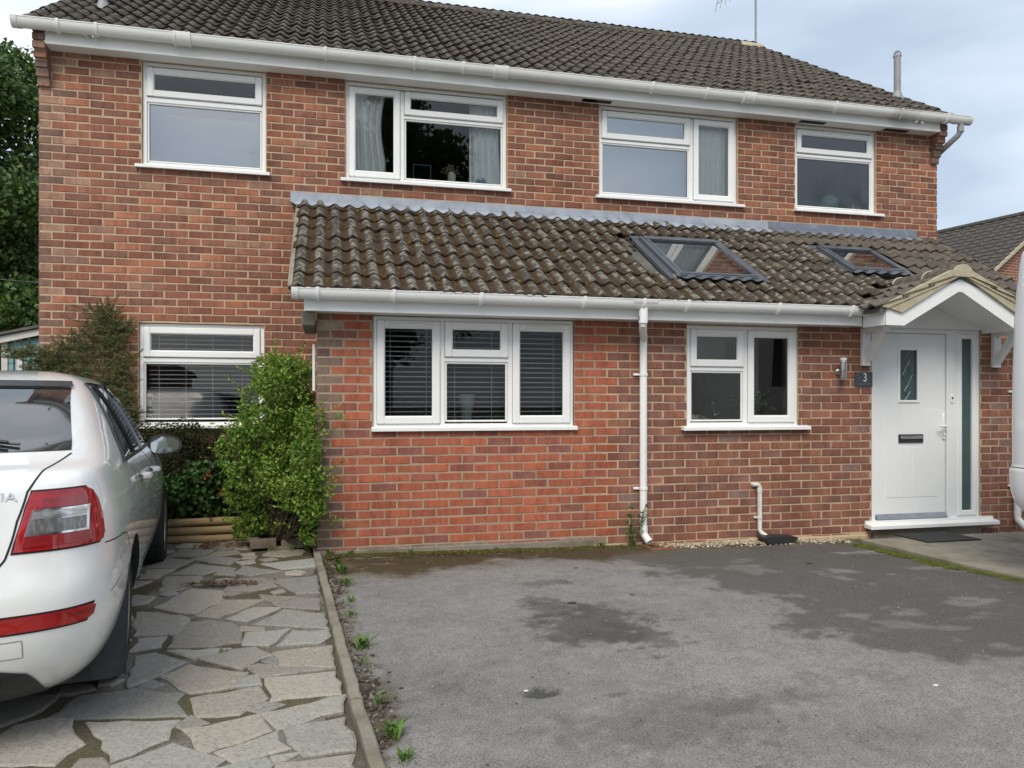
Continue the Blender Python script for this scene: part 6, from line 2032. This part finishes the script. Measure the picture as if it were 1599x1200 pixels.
for yc, rear_ in ((1.04, True), (3.726, False)):
    poly = [(yc + .352 * math.cos(t), .315 + .352 * math.sin(t)) for t in np.linspace(-.35, math.pi - .75 if rear_ else math.pi + .35, 22)]
    if rear_: poly += [(.62, .40), (.50, .29), (.42, .15), (1.0, .1)]
    for sd in (1, -1):
        a, b = (.60, 1.0) if sd > 0 else (-1.0, -.60)
        c = MB(); c.prism(poly, 'x', a, b, 1); cm = c.mesh('cut', [M['car_white'], M['plastic_black']])
        bm2 = bmesh.new(); bm2.from_mesh(cm); bmesh.ops.recalc_face_normals(bm2, faces=bm2.faces); bm2.to_mesh(cm); bm2.free()
        cut.append(cm)
bm2 = bmesh.new(); bm2.from_mesh(bme); bmesh.ops.recalc_face_normals(bm2, faces=bm2.faces); bm2.to_mesh(bme); bm2.free()
body = carve(bme, cut, 'body', None, car)
for (x, y, sd) in ((.865, 1.04, 1), (.912, 3.726, 1), (-.865, 1.04, -1), (-.912, 3.726, -1)):
    wheel(car, x, y, sd)
def part(name, mb, m, parent=car, smooth='auto'):
    return mb.build(name, m, parent, smooth, off=(0, 0, 0))
QA = lambda z, **k: cs.q_at(z, **k)
# rear screen, both halves of it as one part, with its dark top band
def rear_band(z0, z1, xf0, xf1, off, n=14):
    rows = []
    P = []
    for z in np.linspace(z0, z1, n):
        t = (z - z0) / (z1 - z0); qe = QA(z, x=xf0 + (xf1 - xf0) * t)
        r_ = [cs.pt(q, z) + cs.nrm(q, z) * off for q in np.linspace(0, qe, 14)]
        P.append([(-p[0], p[1], p[2]) for p in r_[:0:-1]] + [tuple(p) for p in r_])
    mb = MB(); mb.grid(P); return mb
part('rear_screen', rear_band(1.105, 1.372, .705, .60, .003), M['car_glass'])
part('roof_spoiler', rear_band(1.372, 1.402, .605, .585, .012), M['plastic_black'])
mb = MB(); p0, p1 = cs.pt(QA(1.16, x=.12), 1.17), cs.pt(QA(1.12, x=.49), 1.125)
mb.tube([tuple(cs.pt(0, 1.14) + [0, -.02, .03]), tuple(p0 + [0, -.012, .025]), tuple(p1 + [0, -.01, .02])], [.012, .011, .006], 8)
mb.tube([tuple(p0 + [-.05, -.004, .012]), tuple(p1 + [.04, -.003, .010])], .006, 6)
part('rear_wiper', mb, M['plastic_black'])
for mir in (False, True):
    # side glazing: rear quarter to the mirror
    def side_win(y0b, y0t, y1b, y1t, zb, zt, off, n=12):
        rows = []
        for z in np.linspace(zb, zt, n):
            t = (z - zb) / (zt - zb)
            rows.append((z, cs.q_at(z, y=y0b + (y0t - y0b) * t), cs.q_at(z, y=y1b + (y1t - y1b) * t)))
        return cs.patch(rows, off, 22, mir)
    part('side_window_trim', side_win(1.02, 1.50, 3.06, 2.72, 1.015, 1.402, .003), M['plastic_black'])
    part('side_window', side_win(1.12, 1.52, 1.50, 1.62, 1.035, 1.387, .006), M['car_glass'])
    part('side_window', side_win(1.53, 1.65, 2.02, 2.04, 1.035, 1.389, .006), M['car_glass'])
    part('side_window', side_win(2.10, 2.11, 2.98, 2.66, 1.035, 1.389, .006), M['car_glass'])
    # tail lamp in tones
    def lamp(rows, off): return cs.patch([(z, cs.q_at(z, x=a), cs.q_at(z, y=b)) for z, a, b in rows], off, 20, mir)
    lo = part('tail_lamp', lamp([(.772, .594, .235), (.779, .596, .262), (.81, .603, .275), (.87, .617, .285), (.93, .631, .285), (.965, .640, .272), (.978, .645, .245)], .007), M['lamp_red'])
    part('lamp_rim', cs.patch([(z, cs.q_at(z, x=a), cs.q_at(z, y=b)) for z, a, b in [(.765, .587, .242), (.80, .594, .283), (.93, .625, .293), (.985, .640, .25)]], .003, 20, mir), M['car_gap'])
    for z0_, z1_, m_, of_ in ((.882, .908, 'lamp_clear', .010), (.832, .878, 'lamp_dark', .0095)):
        part('reversing_lamp', cs.patch([(z, cs.q_at(z, x=.632 + (z - .832) * .25), cs.q_at(z, x=.800)) for z in (z0_, (z0_ + z1_) / 2, z1_)], of_, 14, mir), M[m_], lo)
    part('lamp_trim', cs.patch([(z, cs.q_at(z, x=.626 + (z - .832) * .25), cs.q_at(z, x=.808)) for z in (.824, .87, .915)], .0085, 14, mir), M['chrome'], lo)
    part('lamp_band', cs.patch([(.918, cs.q_at(.918, x=.668), cs.q_at(.918, y=.22)), (.955, cs.q_at(.955, x=.675), cs.q_at(.955, y=.22))], .010, 14, mir), M['lamp_red2'], lo)
    part('lamp_band', cs.patch([(.786, cs.q_at(.786, x=.618), cs.q_at(.786, y=.20)), (.822, cs.q_at(.822, x=.625), cs.q_at(.822, y=.20))], .010, 14, mir), M['lamp_red2'], lo)
    # bumper reflector, seams, mud flap
    part('reflector', cs.patch([(.492, cs.q_at(.492, x=.40), cs.q_at(.5, x=.805)), (.505, cs.q_at(.505, x=.40), cs.q_at(.51, x=.825)), (.535, cs.q_at(.535, x=.40), cs.q_at(.535, x=.832)), (.545, cs.q_at(.545, x=.40), cs.q_at(.545, x=.822))], .006, 16, mir), M['lamp_red'])
    part('reflector_recess', cs.patch([(.484, cs.q_at(.484, x=.39), cs.q_at(.5, x=.81)), (.553, cs.q_at(.553, x=.39), cs.q_at(.553, x=.832))], .002, 16, mir), M['car_gap'])
    part('panel_gap', cs.line([(cs.q_at(1.095, x=.71), 1.095), (cs.q_at(1.05, x=.66), 1.05), (cs.q_at(.98, x=.628), .98), (cs.q_at(.88, x=.602), .88), (cs.q_at(.75, x=.570), .75), (cs.q_at(.66, x=.50), .66), (cs.q_at(.64, x=.40), .64), (0.0, .635)], .007, .0015, mir), M['car_gap'])
    part('panel_gap', cs.line([(cs.q_at(.76, y=.28), .757), (cs.q_at(.76, y=.55), .748), (cs.q_at(.74, y=.66), .735), (cs.q_at(.66, y=.76), .665)], .005, .0015, mir), M['car_gap'])
    part('panel_gap', cs.line([(cs.q_at(.5, y=.34), .555), (cs.q_at(.56, y=.55), .585)], .004, .0015, mir), M['alloy'])
    part('panel_gap', cs.line([(cs.q_at(1.02, y=1.30), 1.02), (cs.q_at(.92, y=1.36), .92), (cs.q_at(.80, y=1.40), .80), (cs.q_at(.62, y=1.46), .62), (cs.q_at(.34, y=1.50), .34)], .006, .0015, mir), M['car_gap'])
    part('panel_gap', cs.line([(cs.q_at(1.02, y=2.06), 1.02), (cs.q_at(.80, y=2.07), .80), (cs.q_at(.32, y=2.10), .32)], .006, .0015, mir), M['car_gap'])
    part('crease', cs.line([(cs.q_at(.93, y=.50), .905), (cs.q_at(.9, y=1.5), .895), (cs.q_at(.9, y=2.3), .885)], .010, .003, mir), M['car_white'])
    for (hy, hz) in ((1.47, .905), (2.16, .885)):
        hb = MB(); sx_ = -1 if mir else 1
        p = cs.pt(cs.q_at(hz, y=hy + .1), hz)
        X0 = p[0] * sx_
        secs = []
        for t in np.linspace(0, 1, 9):
            ww = .055 * math.sin(math.pi * min(max(t, .03), .97)) ** .5
            yy = hy + .23 * t; hh = .018 * math.sin(math.pi * min(max(t, .12), .88)) ** .4
            secs.append([(X0 + sx_ * (ww + .004 * 1) * a_, yy, hz + hh * b_) for a_, b_ in ((.55, -1), (1, -.8), (1.06, 0), (1, .8), (.55, 1))])
        hb.grid(secs, 0, None, not mir); hb.grid([[(X0, q[0][1], q[0][2]), q[0]] for q in secs], 0, None, not mir); hb.grid([[q[-1], (X0, q[-1][1], q[-1][2])] for q in secs], 0, None, not mir)
        part('door_handle', hb, M['car_white'])
    sx_ = -1 if mir else 1
    fl = MB()
    P = []
    for z in np.linspace(.125, .58, 9):
        y_ = .585 + .10 * (z - .13) / .42 + .20 * max(0, (z - .33)) ** 1.2
        P.append([(sx_ * x_, y_ + (.035 if x_ > .85 else 0), z) for x_ in (.60, .68, .76, .84, .885, .903)])
    fl.grid(P, 0, None, mir); fl.grid([[(p[0], p[1] + .02, p[2]) for p in r_] for r_ in P], 0, None, not mir)
    fl.grid([[P[i][-1], (P[i][-1][0], P[i][-1][1] + .02, P[i][-1][2])] for i in range(9)], 0, None, mir); fl.grid([P[0], [(p[0], p[1] + .02, p[2]) for p in P[0]]], 0, None, not mir)
    part('mud_flap', fl, M['plastic_black'])
    # door mirror
    ml = MB(); bx_ = .86 * sx_
    secs = []
    for t in np.linspace(0, 1, 10):
        k = math.sqrt(max(0, 1 - (1 - t) ** 2.2)) if t < 1 else 1
        yy = 3.02 - .20 * t; a_ = .098 * max(k, .08); b_ = .066 * max(k, .08)
        secs.append([((.952 + .010 * math.cos(u)) * sx_ + sx_ * a_ * math.copysign(abs(math.cos(u)) ** .65, math.cos(u)), yy, 1.008 + b_ * math.copysign(abs(math.sin(u)) ** .7, math.sin(u)) * (1 - .22 * math.cos(u) )) for u in np.linspace(0, 2 * math.pi, 25)])
    ml.grid(secs, 0, None, mir)
    mo = part('door_mirror', ml, M['car_white'])
    mk = MB(); ring = [(p[0], 2.818, p[2]) for p in secs[-1][:-1]]; mk.add(ring, [tuple(range(24)) if not mir else tuple(range(23, -1, -1))]); part('mirror_surround', mk, M['plastic_black'], mo)
    mk = MB(); cxm = np.mean(ring, axis=0); gl = [tuple(cxm + (np.array(p) - cxm) * .86 + [0, -.004, 0]) for p in ring]; mk.add(gl, [tuple(range(24)) if not mir else tuple(range(23, -1, -1))]); part('mirror_glass', mk, M['mirror'], mo)
    mk = MB(); mk.prism([(2.86, .965), (2.99, .965), (2.96, 1.0), (2.88, 1.0)], 'x', min(.82 * sx_, .93 * sx_), max(.82 * sx_, .93 * sx_)); part('mirror_arm', mk, M['plastic_black'], mo)
# dark lower valance with rounded ends, number plate recess out of sight, tow-eye cover
P = []
for z in np.linspace(.205, .355, 7):
    qe = QA(z, x=.60 + .06 * (1 - ((z - .205) / .15) ** 3) - (.05 if z > .34 else 0))
    r_ = [cs.pt(q, z) + cs.nrm(q, z) * .006 for q in np.linspace(0, qe, 14)]
    P.append([(-p[0], p[1], p[2]) for p in r_[:0:-1]] + [tuple(p) for p in r_])
mb = MB(); mb.grid(P); part('rear_valance', mb, M['plastic_black'])
mb = MB(); p = cs.pt(QA(.315, x=.54), .315); mb.lathe([(0, -.012), (.011, -.012), (.012, 0)], (p[0], p[1] - .004, p[2]), 'y', 12); part('parking_sensor', mb, M['car_gap'])
part('tow_cover_gap', cs.line([(QA(.42, x=.55), .46), (QA(.46, x=.62), .46), (QA(.40, x=.62), .395), (QA(.40, x=.55), .395)], .003, .0012), M['alloy'])
tq = cs.pt(QA(.972, x=.46), .972)
text_obj('boot_lettering', 'OCTAVIA', .047, .002, M['chrome'], car, (0, 0, 0), (0, 0, 0), 'RIGHT', 1.22)
tx = [o for o in car.children if o.name.startswith('boot_lettering')][0]
tp = cs.pt(QA(.965, x=.600), .965); ta = cs.pt(QA(.965, x=.35), .965)
tx.location = (tp[0], tp[1] - .005, tp[2]); tx.rotation_euler = (R(86), 0, math.atan2(tp[1] - ta[1], tp[0] - ta[0]))
# plain underside so no light passes under the sills
mb = MB(); mb.box(-.72, .72, .45, 4.2, .17, .24); part('underbody', mb, M['plastic_black'])

# ---------------- the white van at the right edge
van = thing('parked_van', (8.565, -3.24, 0), 'tall white van parked rear end to the house beside the porch', 'van')
van['local'] = 1
van.rotation_euler = (0, 0, R(180))
VZ = [.45, .50, .58, .70, .80, .84, 1.1, 1.5, 1.9, 2.2, 2.40, 2.50, 2.55, 2.57]
VW = [.86, .92, .95, .965, .968, .955, .955, .952, .942, .928, .91, .87, .76, .5]
VR = [.16, .07, .02, .0, .0, .012, .012, .014, .02, .035, .05, .10, .24, .5]
VF = [4.6, 4.75, 4.85, 4.88, 4.86, 4.84, 4.5, 3.9, 3.5, 3.2, 3.05, 2.95, 2.8, 2.5]
vs = Shell(VZ, VW, VR, VF, [(0, 0), (.4, .004), (.7, .014), (.87, .035), (.95, .075), (.985, .14), (1, .26), (1, .6), (1, 1.2), (1, 2.0)], [(1, 1.5), (1, .9), (.97, .5), (.9, .25), (.7, .08), (.35, .01), (0, 0)])
vme = vs.body(np.unique(np.concatenate([np.array(VZ), np.linspace(.45, 2.57, 44)])), 90).mesh('body', [M['car_white'], M['plastic_black']])
bm2 = bmesh.new(); bm2.from_mesh(vme); bmesh.ops.recalc_face_normals(bm2, faces=bm2.faces); bm2.to_mesh(vme); bm2.free()
cut = []
for yc in (1.05, 4.0):
    for a, b in ((.62, 1.1), (-1.1, -.62)):
        c = MB(); c.prism([(yc + .37 * math.cos(t), .33 + .37 * math.sin(t)) for t in np.linspace(-.3, math.pi + .3, 20)], 'x', a, b, 1)
        cm = c.mesh('cut', [M['car_white'], M['plastic_black']]); bm2 = bmesh.new(); bm2.from_mesh(cm); bmesh.ops.recalc_face_normals(bm2, faces=bm2.faces); bm2.to_mesh(cm); bm2.free(); cut.append(cm)
carve(vme, cut, 'body', None, van)
for (x, y, sd) in ((.93, 1.05, 1), (.93, 4.0, 1), (-.93, 1.05, -1), (-.93, 4.0, -1)):
    wheel(van, x, y, sd, .33, .22, .2, 6)
for mir in (False, True):
    vpart = lambda n, mb, m: mb.build(n, m, van, 'auto', off=(0, 0, 0))
    vpart('tail_lamp', vs.patch([(1.0, vs.q_at(1.0, x=.90), vs.q_at(1.0, y=.17)), (1.45, vs.q_at(1.45, x=.90), vs.q_at(1.45, y=.18))], .006, 10, mir) if False else vs.patch([(.86, vs.q_at(.86, x=.80), vs.q_at(.86, x=.89)), (1.08, vs.q_at(1.08, x=.79), vs.q_at(1.08, x=.885))], .006, 10, mir), M['lamp_red'])
    vpart('rear_window', vs.patch([(1.5, vs.q_at(1.5, x=.10), vs.q_at(1.5, x=.72)), (2.1, vs.q_at(2.1, x=.10), vs.q_at(2.1, x=.68))], .005, 10, mir), M['car_glass'])
    vpart('cab_window', vs.patch([(1.45, .585, .66), (1.95, .60, .655)], .005, 10, mir), M['car_glass'])
    vpart('panel_gap', vs.line([(vs.q_at(.9, y=1.5), .86), (vs.q_at(2.2, y=1.55), 2.25)], .006, .0015, mir), M['car_gap'])
    vpart('panel_gap', vs.line([(vs.q_at(.82, y=.07), .822), (vs.q_at(.82, y=.30), .822), (vs.q_at(.82, y=.62), .822)], .006, .0015, mir), M['car_gap'])
mb = MB(); mb.box(-.8, .8, .3, 4.5, .30, .48); mb.build('underbody', M['plastic_black'], van, off=(0, 0, 0))
